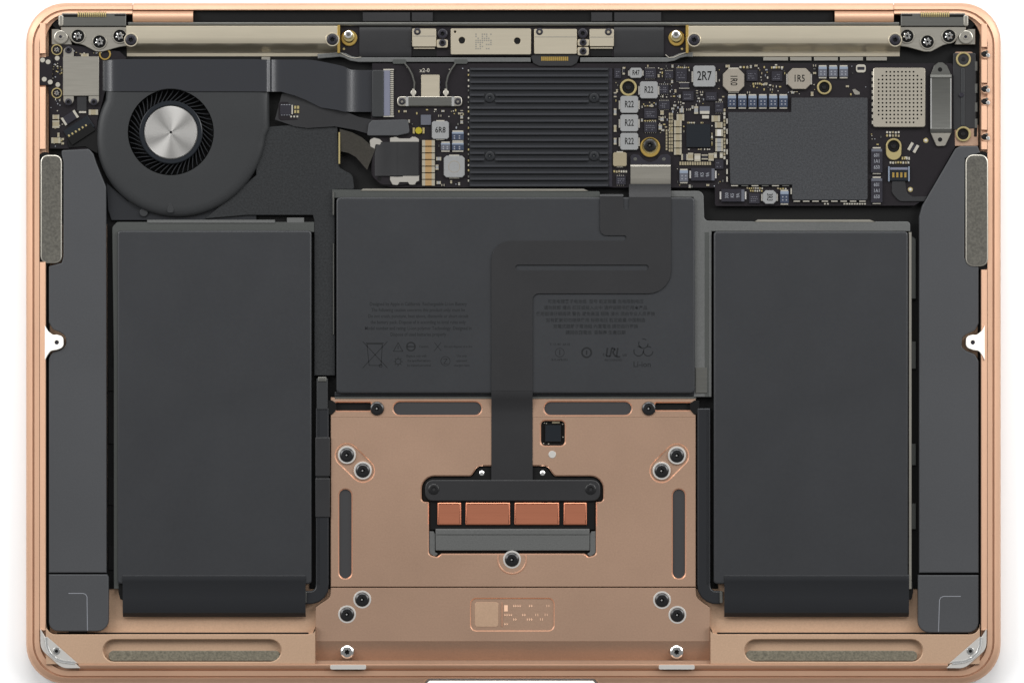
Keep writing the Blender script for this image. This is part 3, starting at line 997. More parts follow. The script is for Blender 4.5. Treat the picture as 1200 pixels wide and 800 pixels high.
for k in range(14):
    q.box(634.2 + k * 2.3, 66.4, 636 + k * 2.3, 71.2, -6.5, -6.1, .1, "gold")
build("display_connector", q, dboard)
# edge rail with its S bends
q = MB("tray_grey")
path = [(372, 66), (398, 63.8), (404, 65), (411, 68.5), (420, 70)] + [(622, 70)]
q.prism(strip(path, 5.6), -11, -7.0, .9)
path = [(680, 70), (782, 70), (790, 68.5), (797, 65), (804, 63.8), (812, 64)]
q.prism(strip(path, 5.6), -11, -7.0, .9)
q.prism(strip([(400, 62.6), (408, 66.5), (415, 68.2), (423, 67)], 1.0), -8, -6.2, .3, "solder")
q.prism(strip([(780, 64), (784, 67.5), (790, 67.2), (797, 64), (804, 61.8)], 1.0), -8, -6.2, .3, "solder")
for x in (468, 540):
    q.prism(rr(x - 8, 69.5, x + 8, 75, 2), -8, -6.4, .4, "tray_dark")
build("edge_rail", q, dboard)

# ------------------------------------------------------------------ fan
q = MB("black_plastic")
def fr(a):                # scroll radius; a in degrees, 0 = right, 90 = down
    return 112 - 25 * min(a, 180) / 180 - max(0, a - 180) * 0.06
sc = [(200 + fr(a) * cos(radians(a)), 154.5 + fr(a) * sin(radians(a))) for a in range(2, 212, 6)]
po = [(315, 90), (315.5, 150)] + sc[0:] + [(124, 107), (128, 90)]
hole = circ(200, 155, 50.5, 56)
b = 3.5
q.rings([[(x, y, -15) for x, y in po], [(x, y, -8.5) for x, y in po], [(x, y, -6.0) for x, y in inset(po, 1.2)], [(x, y, -4.3) for x, y in inset(po, 4)], [(x, y, -3.3) for x, y in inset(po, 7.5)],
         [(x, y, -2.9) for x, y in inset(po, 12)]], "black_plastic", cap0=False, cap1=False)
l0 = [(x, y, -2.9) for x, y in inset(po, 12)]
hh = [(x, y, -2.9) for x, y in hole]
tr = tessellate_polygon([[Vector((a_[0], a_[1], 0)) for a_ in l] for l in (l0, hh)])
q.add(l0 + hh, [list(t_) for t_ in tr], "black_plastic")
q.rings([hh, [(x, y, -4.2) for x, y in hole], [(200 + (x - 200) * .985, 155 + (y - 155) * .985, -14) for x, y in hole]], "deep_black", cap0=False, cap1=True)
q.prism(fillet([(196.5, 249.5, 2), (195.5, 246), (198.5, 238, 1.5), (200.5, 238, 1.5), (203.5, 246), (203, 249.5, 2)]), -3.2, -2.2, .5)
q.prism(circ(168, 249, 5, 12), -12, -8, .6)
fan = build("fan", q, laptop, smooth=40)
q = MB("chip_black")
q.rings([[(*c_, -12) for c_ in circ(200, 155, 37.0, 48)], [(*c_, -5.2) for c_ in circ(200, 155, 37.0, 48)], [(*c_, -4.4) for c_ in circ(200, 155, 36.0, 48)],
         [(*c_, -4.4) for c_ in circ(200, 155, 32.2, 48)], [(*c_, -6) for c_ in circ(200, 155, 31.6, 48)]], "chip_black", cap0=False, cap1=False)
build("fan_rotor", q, fan)
q = MB("hub_metal")
q.rings([[(*c_, -8) for c_ in circ(200, 155, 31.6, 64)], [(*c_, -4.8) for c_ in circ(200, 155, 31.6, 64)], [(*c_, -3.8) for c_ in circ(200, 155, 30.6, 64)],
         [(*c_, -3.7) for c_ in circ(200, 155, 29.6, 64)], [(*c_, -3.9) for c_ in circ(200, 155, 1.6, 64)], [(*c_, -4.6) for c_ in circ(200, 155, 1.2, 64)]], "hub_metal", cap0=False, cap1=False)
q.cap([(*c_, -4.5) for c_ in circ(200, 155, 1.3, 16)], "deep_black")
build("fan_hub", q, fan)
q = MB("black_plastic")
pts = [(200 + r_ * cos(radians(g)), 155 + r_ * sin(radians(g))) for r_, g in ((37.0, 0), (40, 4.5), (44.5, 9.5), (49.6, 13))]
q.prism(strip(pts, 1.1), -13, -7.4, .3, "battery_dark")
bl = build("fan_blade", q, fan)
off = ORG[bl] - P(200, 155, 0)
N = 47
for k in range(1, N):
    a = 2 * pi * k / N
    o_ = Vector((off.x * cos(a) - off.y * sin(a), off.x * sin(a) + off.y * cos(a), 0))
    c_ = P(200, 155, 0)
    link("fan_blade", bl.data, Vector((c_.x + o_.x, c_.y + o_.y, ORG[bl].z)), fan, None, False, a)

# fan flat cable over the top of the fan
q = MB("flex_gloss")
st = [(116, 71, 106, -9.5), (120, 71, 106, -8.5), (123.5, 71, 106.5, -6), (128, 70.5, 107, -3.2), (134, 70, 107, -1.9), (142, 69.5, 107, -1.6), (200, 69.5, 107, -1.5), (300, 69.5, 107.3, -1.6),
      (311, 70, 107.5, -1.8), (314.5, 70, 107.5, -3.0), (316.5, 70, 107.5, -5.0), (318.5, 70, 107.5, -4.6), (322, 70, 107.5, -2.9), (329, 70, 107.5, -2.0),
      (345, 70, 112, -1.9), (358, 70, 117, -2.3), (366, 70.5, 121, -3.4), (376, 72, 126, -3.6), (395, 76, 129, -1.6), (403, 78, 131, -1.2), (407, 80, 131, -2.2), (412, 82, 131, -4.4), (420, 82, 131, -7.4), (426, 82, 131, -8.2), (430, 82, 131, -8.3), (438, 82, 131, -8.4)]
st += [(x_, 69.5, 0, -1.5) for x_ in range(176, 226, 4)]
st.sort()
def notch(x, y1):
    d = abs(x - 200)
    return min(y1, 155 - math.sqrt(51.2 ** 2 - d * d)) if 0 < d < 30 or y1 == 0 else y1
st = [(x, y0, notch(x, y1 if y1 else 107), z) for x, y0, y1, z in st if x != 200]
q.ribbon([((x, y0, z), (x, y1, z)) for x, y0, y1, z in st], .7, "flex_gloss")
build("fan_cable", q, laptop, smooth=60)
# ------------------------------------------------------------------ cables between fan and board
q = MB("flex_black")
q.ribbon([((330, 110, -6.5), (322, 140, -7.0)), ((350, 108, -5.8), (345, 148, -6.6)), ((372, 118, -5.2), (360, 150, -6.4)), ((395, 127, -5.2), (392, 148, -6.2)), ((420, 137, -5.4), (415, 152, -6.2)), ((440, 141, -5.4), (436, 158, -6.0))], .8, "flex_black")
q.prism(fillet([(432, 145, 2), (436, 141, 2), (478, 140, 3), (480, 156, 3), (466, 159, 3), (430, 159, 2)]), -9, -3.6, .8, "cap_slate" if False else "speaker_plastic")
build("sensor_cable", q, laptop)
q = MB("sleeve_brown")
q.ribbon([((398, 151, -6), (398, 177, -8)), ((412, 155, -5.2), (408, 179, -7)), ((424, 161, -5), (417, 184, -6.6)), ((432, 168, -5), (424, 192, -6.4)), ((440, 174, -5.2), (430, 199, -6.4))], 1.5, "sleeve_brown")
q.box(396.5, 155, 398.4, 192, -9, -5.6, .3, "gold_pale")
build("cable_sleeve", q, laptop)
q = MB("chip_dark")
q.prism(rr(326, 119, 357, 141, 4), -9, -6.4, .5, "board_black")
q.box(328, 123, 341, 134.5, -6.5, -5, .3, "chip_dark")
for k in range(4):
    q.box(329 + k * 3, 122.3, 331 + k * 3, 135.2, -6.5, -5.4, .1, "print_grey")
q.box(341.4, 123, 343, 134, -6.5, -5.2, .2, "solder")
for j in range(2):
    for i in range(2):
        q.box(344.6 + i * 3.4, 124 + j * 5, 347 + i * 3.4, 127.6 + j * 5, -6.5, -5.2, .2, "gold_pale")
for k in range(3):
    q.box(340 + k * 3.6, 135.6, 342 + k * 3.6, 137.6, -6.5, -5.6, .1, "solder")
build("hall_sensor", q, laptop)

# ------------------------------------------------------------------ left connector board
q = MB("board_black")
q.prism(fillet([(57, 54), (64, 50, 3), (140, 60, 3), (148, 68), (136, 80), (122, 110), (114, 140), (112, 166), (104, 175), (58, 174), (56, 101, 2), (47, 100, 4), (44.5, 96, 3), (44.5, 70, 3), (48, 67, 3), (57, 66, 1)]), -13, -8.5, .3)
q.prism(rr(44.5, 67, 61, 100, 4), -12.9, -5.2, .3, "board_black")
io = build("connector_board", q, laptop)
q = MB("steel_grey")
q.prism(rr(73.5, 66.2, 115.6, 112.4, .8), -8.5, -4.0, .5)
q.prism(fillet([(74, 68), (74, 58, 5), (80, 53, 6), (86, 58, 5), (86, 68)]), -8.5, -4.8, .4)
q.prism(fillet([(74, 111), (86, 111), (86, 119, 5), (80, 125.5, 6), (74, 119, 5)]), -8.5, -4.8, .4)
q.prism(fillet([(103.5, 111), (115.5, 111), (115.5, 119, 5), (109.5, 125.5, 6), (103.5, 119, 5)]), -8.5, -4.8, .4)
build("shield_can", q, io, "grey steel shield with three screw ears")
for x, y in ((80, 58.5), (79.8, 119.6), (109.7, 119.6)):
    screw(SCR_SMALL, x, y, -5.6, io, 1.0)
for x, y, r in ((66, 58.2, 6.6), (66, 109, 6.4)):
    w = MB("gold_pale"); ringmesh(w, x, y, r, r - 1.5, -9, -7.4, "gold_pale", hole="deep_black"); build("screw_ring", w, io)
    screw(SCR_TORX, x, y, -9, io, .62)
w = MB("gold"); ringmesh(w, 122.5, 63.5, 7, 5, -9, -7.2, "gold", hole="deep_black"); build("screw_ring", w, io)
for x, y in ((49.5, 70.5), (56, 72.6), (66.5, 68.2), (51.5, 93), (58.5, 96.3), (67.2, 99.2)):
    w = MB("solder"); zz = -5.3 if x < 61 else -8.6; w.prism(circ(x, y, 2.9, 14), zz, zz + .7, .4); build("test_point", w, io)
q = MB("flex_black"); q.prism(rr(90, 113, 101, 130, 1), -8.6, -5.6, .5); q.box(92, 129, 100.5, 132.6, -8.6, -6.5, .3, "solder"); build("flat_cable", q, io)
# tilted chip and connector
def rot_rect(cx, cy, w, h, a):
    c, s = cos(a), sin(a)
    return [(cx + x * c - y * s, cy + x * s + y * c) for x, y in ((-w / 2, -h / 2), (w / 2, -h / 2), (w / 2, h / 2), (-w / 2, h / 2))]
A = radians(-33)
q = MB("chip_dark"); q.prism(rot_rect(81.5, 138, 14, 10, A), -8.6, -5.8, .4)
for k in (-1, 1):
    q.prism(rot_rect(81.5 + k * 8 * cos(A), 138 + k * 8 * sin(A), 3, 10, A), -8.6, -6, .3, "solder")
build("capacitor", q, io)
q = MB("chip_black"); q.prism(rot_rect(92, 151, 34, 16, A), -8.6, -6.0, .5)
q.prism(rot_rect(95, 157.5, 32, 10, A), -8.6, -4.8, .5, "deep_black")
for k in range(6):
    q.prism(rot_rect(80.5 + 4 * k, 159 - 2.4 * k, 2, 2.6, A), -6.2, -5.2, .2, "gold_pale")
build("cable_connector", q, io)
q = MB("deep_black"); q.prism(fillet([(78, 166), (108, 148, 2), (118, 158), (114, 180), (106, 176), (100, 172), (80, 173)]), -13, -6.6, .5); build("speaker_cable", q, io)
stuff_io = MB("solder")
def tiny(mb, x, y, w, h, z=-8.6, t=1.3, m="solder"):
    mb.box(x - w / 2, y - h / 2, x + w / 2, y + h / 2, z, z + t, min(.2, w * .2), m)
def smd(mb, x, y, w, h, z=-8.6, t=1.6, body="ceramic_beige", vert=False, endm="ceramic_end"):
    mb.box(x - w / 2, y - h / 2, x + w / 2, y + h / 2, z, z + t, .15, body)
    e = (h if vert else w) * .25
    for k in (-1, 1):
        if vert:
            yy = y + k * (h / 2 - e / 2)
            mb.box(x - w / 2 - .12, yy - e / 2, x + w / 2 + .12, yy + e / 2, z, z + t + .12, .12, endm)
        else:
            xx = x + k * (w / 2 - e / 2)
            mb.box(xx - e / 2, y - h / 2 - .12, xx + e / 2, y + h / 2 + .12, z, z + t + .12, .12, endm)
for x, y, w, h, v in ((65, 145.5, 8, 9, True), (65, 137, 8, 5, False), (65, 164.5, 11, 6.5, False), (109, 131.5, 11, 6, False), (99, 64.8, 9, 4, False), (68, 158, 2.4, 5, True), (73, 163, 3, 2.5, False), (73, 168, 3, 2.5, False)):
    smd(stuff_io, x, y, w, h, body="ceramic_beige", vert=v)
for k in range(60):
    x = random.choice([random.uniform(58, 72), random.uniform(86, 130)])
    y = random.uniform(74, 92) if x < 72 else random.uniform(59, 65)
    if random.random() < .45: x, y = random.uniform(58, 74), random.uniform(114, 172)
    tiny(stuff_io, x, y, random.uniform(.8, 1.8), random.uniform(.8, 1.8), m=random.choice(["solder", "gold_pale", "print_grey", "ceramic_beige"]))
build("small_components", stuff_io, io, stuff=True)

# ------------------------------------------------------------------ main logic board
BZ = -8.5
q = MB("board_black")
q.prism(fillet([(436, 74), (1118, 74, 4), (1120, 172), (1086, 232, 6), (1072, 241, 4), (838, 241.5, 2), (838, 220), (460, 219.5), (446, 217, 8), (435, 205, 8), (434, 160)]), -12.5, BZ, .3)
board = build("logic_board", q, laptop)
comp = MB("solder")           # everything too small to pick apart
KEEP = []
def keep(x0, y0, x1, y1, pad=1.0):
    KEEP.append((x0 - pad, y0 - pad, x1 + pad, y1 + pad))
def free(x, y, w, h):
    return all(x + w / 2 < a or x - w / 2 > c or y + h / 2 < b or y - h / 2 > d for a, b, c, d in KEEP)

# left connectors
q = MB("chip_black")
q.prism(rr(436, 82, 449.5, 137, 2), BZ - 1, -4.4, .9, "black_plastic")
q.box(449.2, 82.5, 457, 136.5, BZ - 1, -5.6, .5, "connector_blue")
q.box(449, 80.8, 461.5, 82.6, BZ - 1, -5.6, .3, "solder"); q.box(449, 135.4, 461.5, 137.2, BZ - 1, -5.6, .3, "solder")
for k in range(22):
    q.box(457.2, 83.4 + k * 2.36, 461, 84.9 + k * 2.36, BZ - .5, -6.8, .1, "solder")
build("cable_connector", q, board); keep(436, 80, 462, 138)
q = MB("steel_grey")
q.prism(rr(493.5, 87.5, 515, 114, 1.5), BZ, -5.6, .5, "steel_cream")
for k in range(3):
    q.box(514.6, 95 + k * 6, 516.4, 98 + k * 6, BZ, -6, .2, "chip_dark")
q.prism(rr(465.5, 113, 541.5, 124.5, 4), BZ, -5.2, .7, "steel_grey")
q.prism(rr(478, 113.6, 530, 124, 1), -5.3, -4.6, .5, "steel_dark")
for x in (477, 530.8):
    q.box(x - 1.6, 113.2, x + 1.6, 124.4, -5.4, -4.4, .3, "silver")
build("antenna_clamp", q, board); keep(465, 86, 542, 125)
for x in (471, 536.5):
    screw(SCR_SMALL, x, 118.8, -6.2, board, .95)
for s_ in (0, 1):
    q = MB("chip_dark")
    pa = [(474, 74, -6), (479, 80, -5.4), (483, 88, -5.4), (485.5, 97, -5.6), (485.2, 104, -6)]
    if s_: pa = [(534, 74, -6), (529, 81, -5.4), (525, 89, -5.4), (523, 97, -5.6), (523.2, 104, -6)]
    q.tube(pa, 1.1, 6, "steel_dark")
    cx = pa[-1][0] - .8
    q.prism(circ(cx, 108.5, 3.4, 12), BZ, -5.4, .8, "solder")
    q.box(cx - 1.4, 104, cx + 1.4, 113, BZ, -5, .3, "solder")
    build("antenna_cable", q, board)
keep(486, 76, 510, 87)
comp.text("x2-0", 497.5, 82.5, BZ + .1, 6.5, "solder", sx=1.0)

q = MB("black_plastic")
q.prism(fillet([(436, 166), (492, 164.5, 1), (492, 214), (470, 217), (447, 216.5, 9), (436, 207, 8)]), BZ, -6.4, .4, "board_black")
q.ribbon([((x, 166.5, z), (x, 206, z)) for x, z in ((439, -6.2), (446, -4.6), (452, -4.2), (461, -4.2), (464, -3.4), (467, -3.4), (470, -4.4), (490.5, -4.4))], 2, "flex_black")
q.prism(fillet([(457, 161.5), (464, 160.4), (468, 162.3), (480, 162.3), (483, 160.2), (487, 160.6), (490.8, 163), (490.8, 166.4), (457, 166.4)]), BZ, -4.8, .4, "nickel")
q.prism(fillet([(457, 207), (472, 207), (472, 205.4), (491, 205.4), (491, 212, 1), (488, 213), (486, 216.5, 2), (480, 216.5, 2), (478, 213.5), (468, 213.5), (466, 217, 2), (460, 216.5, 2), (457, 211, 2)]), BZ, -4.8, .4, "nickel")
q.prism(fillet([(433, 164, 3), (438, 161.3, 2), (445, 163, 3), (448.6, 167), (445, 170, 1), (440, 169, 2), (439, 174.5), (434, 172, 2)]), BZ, -4.6, .5, "nickel")
q.prism(circ(444.5, 209.3, 2.6, 12), -6.5, -6.3, 0, "deep_black")
build("power_connector", q, board); keep(433, 159, 493, 218)

# inductors with their end tabs and print
def inductor(x0, y0, x1, y1, text=None, rot=0.0, size=8, m="ferrite_grey", cham=1.8, t=4.2, tabs='h', sx=.62, mark=None):
    q = MB(m)
    q.prism([(x0 + cham, y0), (x1 - cham, y0), (x1, y0 + cham), (x1, y1 - cham), (x1 - cham, y1), (x0 + cham, y1), (x0, y1 - cham), (x0, y0 + cham)], BZ, BZ + t, .6)
    w, h = x1 - x0, y1 - y0
    if tabs == 'h':
        for xx in (x0 - 1.3, x1 - .4):
            q.box(xx - .5, y0 + h * .27, xx + 2.2, y1 - h * .22, BZ, BZ + t * .6, .3, "nickel")
    elif tabs == 'v':
        for yy in (y0 - 1.2, y1 - .3):
            q.box(x0 + w * .26, yy, x1 - w * .26, yy + 1.5, BZ, BZ + t * .6, .3, "solder")
    if text:
        q.text(text, (x0 + x1) / 2, (y0 + y1) / 2, BZ + t + .05, size * 1.22, "print_black", rot, sx=sx)
    if mark:
        c = (x0 + x1) / 2, (y0 + y1) / 2
        ringmesh(q, *c, mark, mark - .7, BZ + t - .1, BZ + t + .12, "ferrite_tan", 20, .05)
    keep(x0 - 1.5, y0 - 1.5, x1 + 1.5, y1 + 1.5)
    return build("inductor", q, board)
inductor(750, 95.5, 771, 115.5, "R22", size=9)
for y in (112.5, 134.2, 155.8):
    inductor(727, y, 748, y + 20, "R22", size=9)
inductor(738, 79.5, 752.5, 91.5, "R47", size=7, cham=2)
inductor(812.5, 77, 838.5, 101.8, "2R7", size=12.5, cham=2, sx=.7)
inductor(847.3, 80.5, 872.3, 107.5, "1R0", rot=pi / 2, size=9.5, m="ferrite_tan", cham=6.5, tabs='v', sx=.7)
inductor(923.5, 80, 950, 104.5, "1R5", size=9.5, m="ferrite_tan", cham=5.5, sx=.75)
inductor(506, 142, 526, 163, "6R8", size=8, m="ferrite_grey", cham=2, tabs='v', sx=.8)
inductor(520, 182.5, 544.5, 208, None, m="ferrite_grey", cham=3, tabs='v', mark=7.0)
inductor(894, 223, 910, 239, "3R3", rot=pi / 2, size=7.5, cham=3.5)
inductor(718.5, 178.5, 734.5, 195, None, m="ceramic_beige", cham=1.5, tabs='v')

def polycap(x0, y0, x1, y1, body="cap_blue", t=3.4):
    q = MB(body)
    h = y1 - y0
    q.box(x0, y0 + 1, x1, y1 - 1.5, BZ, BZ + t, .4, body)
    q.box(x0 + .3, y0 + 1.1, x1 - .3, y0 + h * .27, BZ + t - .1, BZ + t + .1, .05, "cap_band")
    q.box(x0 + .6, y0 - .6, x1 - .6, y0 + 1.2, BZ, BZ + t * .5, .2, "solder")
    q.box(x0 + .6, y1 - 1.8, x1 - .6, y1 + .4, BZ, BZ + t * .6, .2, "solder")
    for i in range(2):
        for j in range(2):
            a, b_ = x0 + 2.2 + i * (x1 - x0) * .42, y0 + h * .42 + j * h * .22
            q.box(a, b_, a + 1.6, b_ + 1.5, BZ + t - .05, BZ + t + .06, 0, "print_grey")
    keep(x0, y0, x1, y1)
    return build("capacitor", q, board)
for k in range(6):
    polycap(853 + k * 12.05, 111, 863 + k * 12.05, 127)
for k in range(3):
    polycap(959.3 + k * 12.3, 77, 969.4 + k * 12.3, 91.5, "cap_slate")
polycap(796.5, 198.5, 806.5, 214.5, "cap_slate")
polycap(914.5, 223, 924.5, 239.5, "cap_blue")
polycap(529.5, 153.5, 543.5, 165.5, "cap_blue", 3)
polycap(516.5, 166.5, 527.5, 177.5, "cap_slate", 3)
polycap(529.5, 166.5, 543.5, 177.5, "cap_blue", 3)

def bigcap(x0, y0, x1, y1, vert=False, lines=("330", "K5", "9A")):
    q = MB("cap_slate")
    q.box(x0, y0, x1, y1, BZ, BZ + 3.2, .5, "chip_dark")
    if vert:
        q.box(x0 + 2, y0 - 1.6, x1 - 2, y0 + .2, BZ, BZ + 1.6, .2, "solder"); q.box(x0 + 2, y1 - .2, x1 - 2, y1 + 1.6, BZ, BZ + 1.6, .2, "solder")
        q.box(x0 + .6, y0 + .6, x1 - .6, y0 + 3.6, BZ + 3.1, BZ + 3.3, .05, "cap_slate")
        for k, s in enumerate(lines):
            q.text(s, (x0 + x1) / 2, y0 + 8 + k * 7, BZ + 3.28, 6, "print_grey", sx=.8)
    else:
        q.box(x0 - 1.8, y0 + 3, x0 + .2, y1 - 3, BZ, BZ + 1.8, .2, "silver_white"); q.box(x1 - .2, y0 + 3, x1 + 1.8, y1 - 3, BZ, BZ + 1.8, .2, "silver_white")
        q.box(x1 - 4, y0 + .6, x1 - .6, y1 - .6, BZ + 3.1, BZ + 3.3, .05, "cap_slate")
        for k, s in enumerate(lines):
            q.text(s, x0 + 6.5 + k * 6.5, (y0 + y1) / 2, BZ + 3.28, 5.6, "print_grey", rot=-pi / 2, sx=.8)
    keep(x0 - 2, y0 - 2, x1 + 2, y1 + 2)
    return build("capacitor", q, board)
bigcap(810, 197, 838, 212)
bigcap(845.5, 221.5, 873, 236.5)
bigcap(1021, 174, 1034.5, 202.5, True, ("601", "1A1", "650"))
bigcap(1021, 208.5, 1034.5, 237.5, True, ("601", "1A1", "650"))

def chip(x0, y0, x1, y1, m="chip_dark", t=2.0, nm="chip"):
    q = MB(m); q.box(x0, y0, x1, y1, BZ, BZ + t, .3, m); keep(x0, y0, x1, y1)
    for r_ in range(3):
        xx = x0 + 2
        while xx < x1 - 3 and m != "chip_black":
            w_ = random.uniform(.7, 1.7)
            if random.random() < .75: q.box(xx, y0 + (y1 - y0) * (.3 + .2 * r_), xx + w_, y0 + (y1 - y0) * (.3 + .2 * r_) + 1, BZ + t - .02, BZ + t + .05, 0, "print_faint")
            xx += w_ + .8
    if m == "chip_dark" and random.random() < .7:
        for k_ in range(int((x1 - x0) / 2.4)):
            for yy in (y0 - .9, y1 + .1): q.box(x0 + 1 + k_ * 2.4, yy, x0 + 2 + k_ * 2.4, yy + .8, BZ, BZ + .6, 0, "solder")
    return build(nm, q, board)
chip(875, 82, 888, 95); chip(904.5, 83.5, 917, 95); chip(878, 226.5, 890.5, 238.5)
chip(755.5, 80, 769, 92); chip(792, 80, 805, 95); chip(771.5, 99, 783.5, 110); chip(800, 107, 813, 118); chip(827, 108, 840, 118)
chip(493, 134.5, 505, 146.5, "cap_slate"); chip(772, 118, 785, 128); chip(755, 127, 770, 139); chip(755, 143, 770, 155)
chip(722, 206, 733.5, 216.5); chip(838, 120, 848, 132); chip(779, 83, 789, 92); chip(720, 80, 728, 92)
chip(838, 187, 848, 198)
chip(804.5, 145.5, 832.5, 172.5, "chip_black", 2.4)
keep(790, 133, 850, 195, 0)
# power controller surroundings
def mlcc(x, y, w, h, body="ceramic_beige", vert=False, t=2.2):
    q = MB(body); smd(q, x, y, w, h, BZ, t, body, vert); return build("capacitor", q, board)
for k in range(7):
    mlcc(502, 167.6 + k * 7.75, 15, 6.6, "ceramic_tan", t=2.6)
keep(494, 163, 510, 219)
for k in range(5):
    mlcc(794.5, 144.5 + k * 8.3, 9, 7.2, "ceramic_beige")
mlcc(797.5, 137.5, 9, 7.5, "ceramic_beige"); mlcc(839, 139, 10, 7, "ceramic_beige"); mlcc(842.5, 146.5, 9, 6.5, "ceramic_beige"); mlcc(843, 155.5, 9, 8, "silver_white")
for k in range(3):
    mlcc(843, 164.5 + k * 5.2, 9, 4.8, "ferrite_grey")
mlcc(809.5, 183.5, 6, 9, "ceramic_beige", True); mlcc(833.5, 184, 6, 9, "ceramic_beige", True); mlcc(802.5, 184, 8, 7, "chip_dark"); mlcc(817.5, 184.5, 7, 9, "solder", True); mlcc(826, 184, 7, 6, "chip_dark", True)
for i in range(2):
    for j in range(11):
        tiny(comp, 785 + i * 2.7, 134 + j * 4.2, 2.1, 3.4, BZ, 1.5, "ceramic_beige")
for j in range(14):
    tiny(comp, 849.2, 129 + j * 4.3, 2.4, 3.4, BZ, 1.5, random.choice(["ceramic_beige", "solder"]))
for i in range(13):
    tiny(comp, 797.5 + i * 2.9, 191.5, 2.2, 4, BZ, 1.5, "ceramic_beige")
for j in range(7):
    tiny(comp, 781.3, 153 + j * 3.6, 2, 2.8, BZ, 1.4, "ceramic_beige")
for x in (838.5, 845.5): smd(comp, x, 182, 3.4, 6.5, BZ, 1.6, "solder", True)
for k in range(30):
    a = random.random()
    s_ = random.choice([(801.5, 147 + a * 25), (834.5, 147 + a * 25), (806 + a * 26, 143.8), (806 + a * 26, 175)])
    tiny(comp, s_[0], s_[1], random.uniform(1.2, 2.2), random.uniform(1.2, 2.2), BZ, 1.2, random.choice(["solder", "gold_pale", "ceramic_beige"]))
q = MB("chip_dark"); q.box(820, 124.5, 832, 133, BZ, BZ + 1.8, .3, "cap_slate"); q.box(820.5, 130, 831.5, 133.5, BZ, BZ + 2, .2, "solder"); q.box(823, 135, 831, 139, BZ, BZ + 2, .2, "solder"); build("diode", q, board); keep(819, 124, 833, 140)
q = MB("chip_dark"); q.box(797, 97, 807.5, 103, BZ, BZ + 1.8, .3, "chip_dark"); q.box(796, 96.4, 808, 97.4, BZ, BZ + 1.4, .1, "solder"); q.box(796, 102.8, 808, 103.8, BZ, BZ + 1.4, .1, "solder"); build("diode", q, board); keep(795, 95, 809, 105)
q = MB("yellow_part"); q.prism(circ(490.5, 153, 4.2, 8), BZ, BZ + 2.6, .4); q.box(483.5, 149.5, 486, 156.5, BZ, BZ + 1.5, .2, "gold_pale"); q.box(495, 149.5, 497.4, 156.5, BZ, BZ + 1.5, .2, "gold_pale"); build("yellow_component", q, board); keep(482, 148, 499, 158)

# standoffs with gold rings
for x, y, r, hx, hy in ((736.5, 102.5, 10, 0, 0), (966.3, 102.3, 8.6, 0, 0), (1047.7, 175, 9.6, 0, -3.6), (1129.5, 69.5, 8.8, 0, 0), (1129.5, 157, 9, -.4, 0)):
    q = MB("gold")
    po = circ(x, y, r, 28) if hy == 0 else [(px, py + (4.5 if py > y else -3.0)) for px, py in circ(x, y - 1, r - .5, 28)]
    q.plate(po, [(circ(x + hx, y + hy, r * .74, 20), 2.5, "deep_black")], BZ, BZ + 2.6, .6, "gold_pale")
    q.prism(circ(x + hx, y + hy, r * .3, 10), BZ, BZ + 1.6, .6, "screw_black")
    build("standoff", q, board); keep(x - r, y - r - 4, x + r, y + r + 4)
q = MB("gold"); q.plate(circ(762, 172.5, 11.8, 30), [(circ(762, 171, 9, 24), 1.6, "gold_pale")], BZ, BZ + 2.6, .6, "gold"); build("standoff", q, board)
screw(SCR_MID, 761.8, 170.2, BZ + 1.2, board, 1.2)
keep(737, 158, 790, 219)
# heat sink
q = MB("heat_black")
q.box(550, 79.5, 713.5, 219, BZ - .5, -6.6, .4, "battery_dark")
q.box(713.5, 80, 717.6, 219, BZ - .5, -7, .4, "chip_dark")
hs = build("heat_sink", q, board); keep(546, 76, 719, 220)
HSX = (574, 696.3); HSY = (114.6, 182.8)
for k in range(19):
    y = 81.2 + k * 7.56
    segs = [(551, 712.8)]
    for sy in HSY:
        if abs(y - sy) < 7.0:
            segs = [(551, HSX[0] - 6.5), (HSX[0] + 6.5, HSX[1] - 6.5), (HSX[1] + 6.5, 712.8)]
    f_ = MB("heat_black")
    for a, b_ in segs:
        f_.prism(rr(a, y - 1.45, b_, y + 1.45, .5, 2), -6.7, -3.6, .6, "heat_black")
    build("fin", f_, hs)
for x in HSX:
    for y in HSY:
        o_ = screw(SCR_HEAT, x, y, -6.6, hs, .9)
q = MB("solder")
for k in range(22):
    tiny(q, 549, 82 + k * 6.2 + random.uniform(-1, 1), 1.6, 2.4, BZ, 2.2, random.choice(["solder", "gold_pale", "steel_dark"]))
build("edge_pads", q, board, stuff=True)

# display cable clamp
q = MB("steel_grey")
q.prism(fillet([(739, 183, 3), (742, 180.5, 2), (749, 181.5, 4), (754, 187, 4), (762, 190.5, 6), (770, 187, 4), (774, 181.5, 4), (782, 180.5, 2), (786, 183, 3), (786, 194), (739, 194)]), BZ, -4.6, .5, "chip_dark")
q.ribbon([((739, y, z), (786, y, z)) for y, z in ((192.6, -4.6), (193.4, -3.4), (195, -3.0), (198, -3.4), (208, -3.6), (213, -3.9), (215.5, -4.8), (216, -6))], 1, "steel_grey")
build("cable_clamp", q, board, smooth=20)
for x in (744.5, 778):
    q = MB("steel_dark"); q.prism(circ(x, 186.5, 2.2, 12), -4.7, -4.1, .5); build("rivet", q, board)

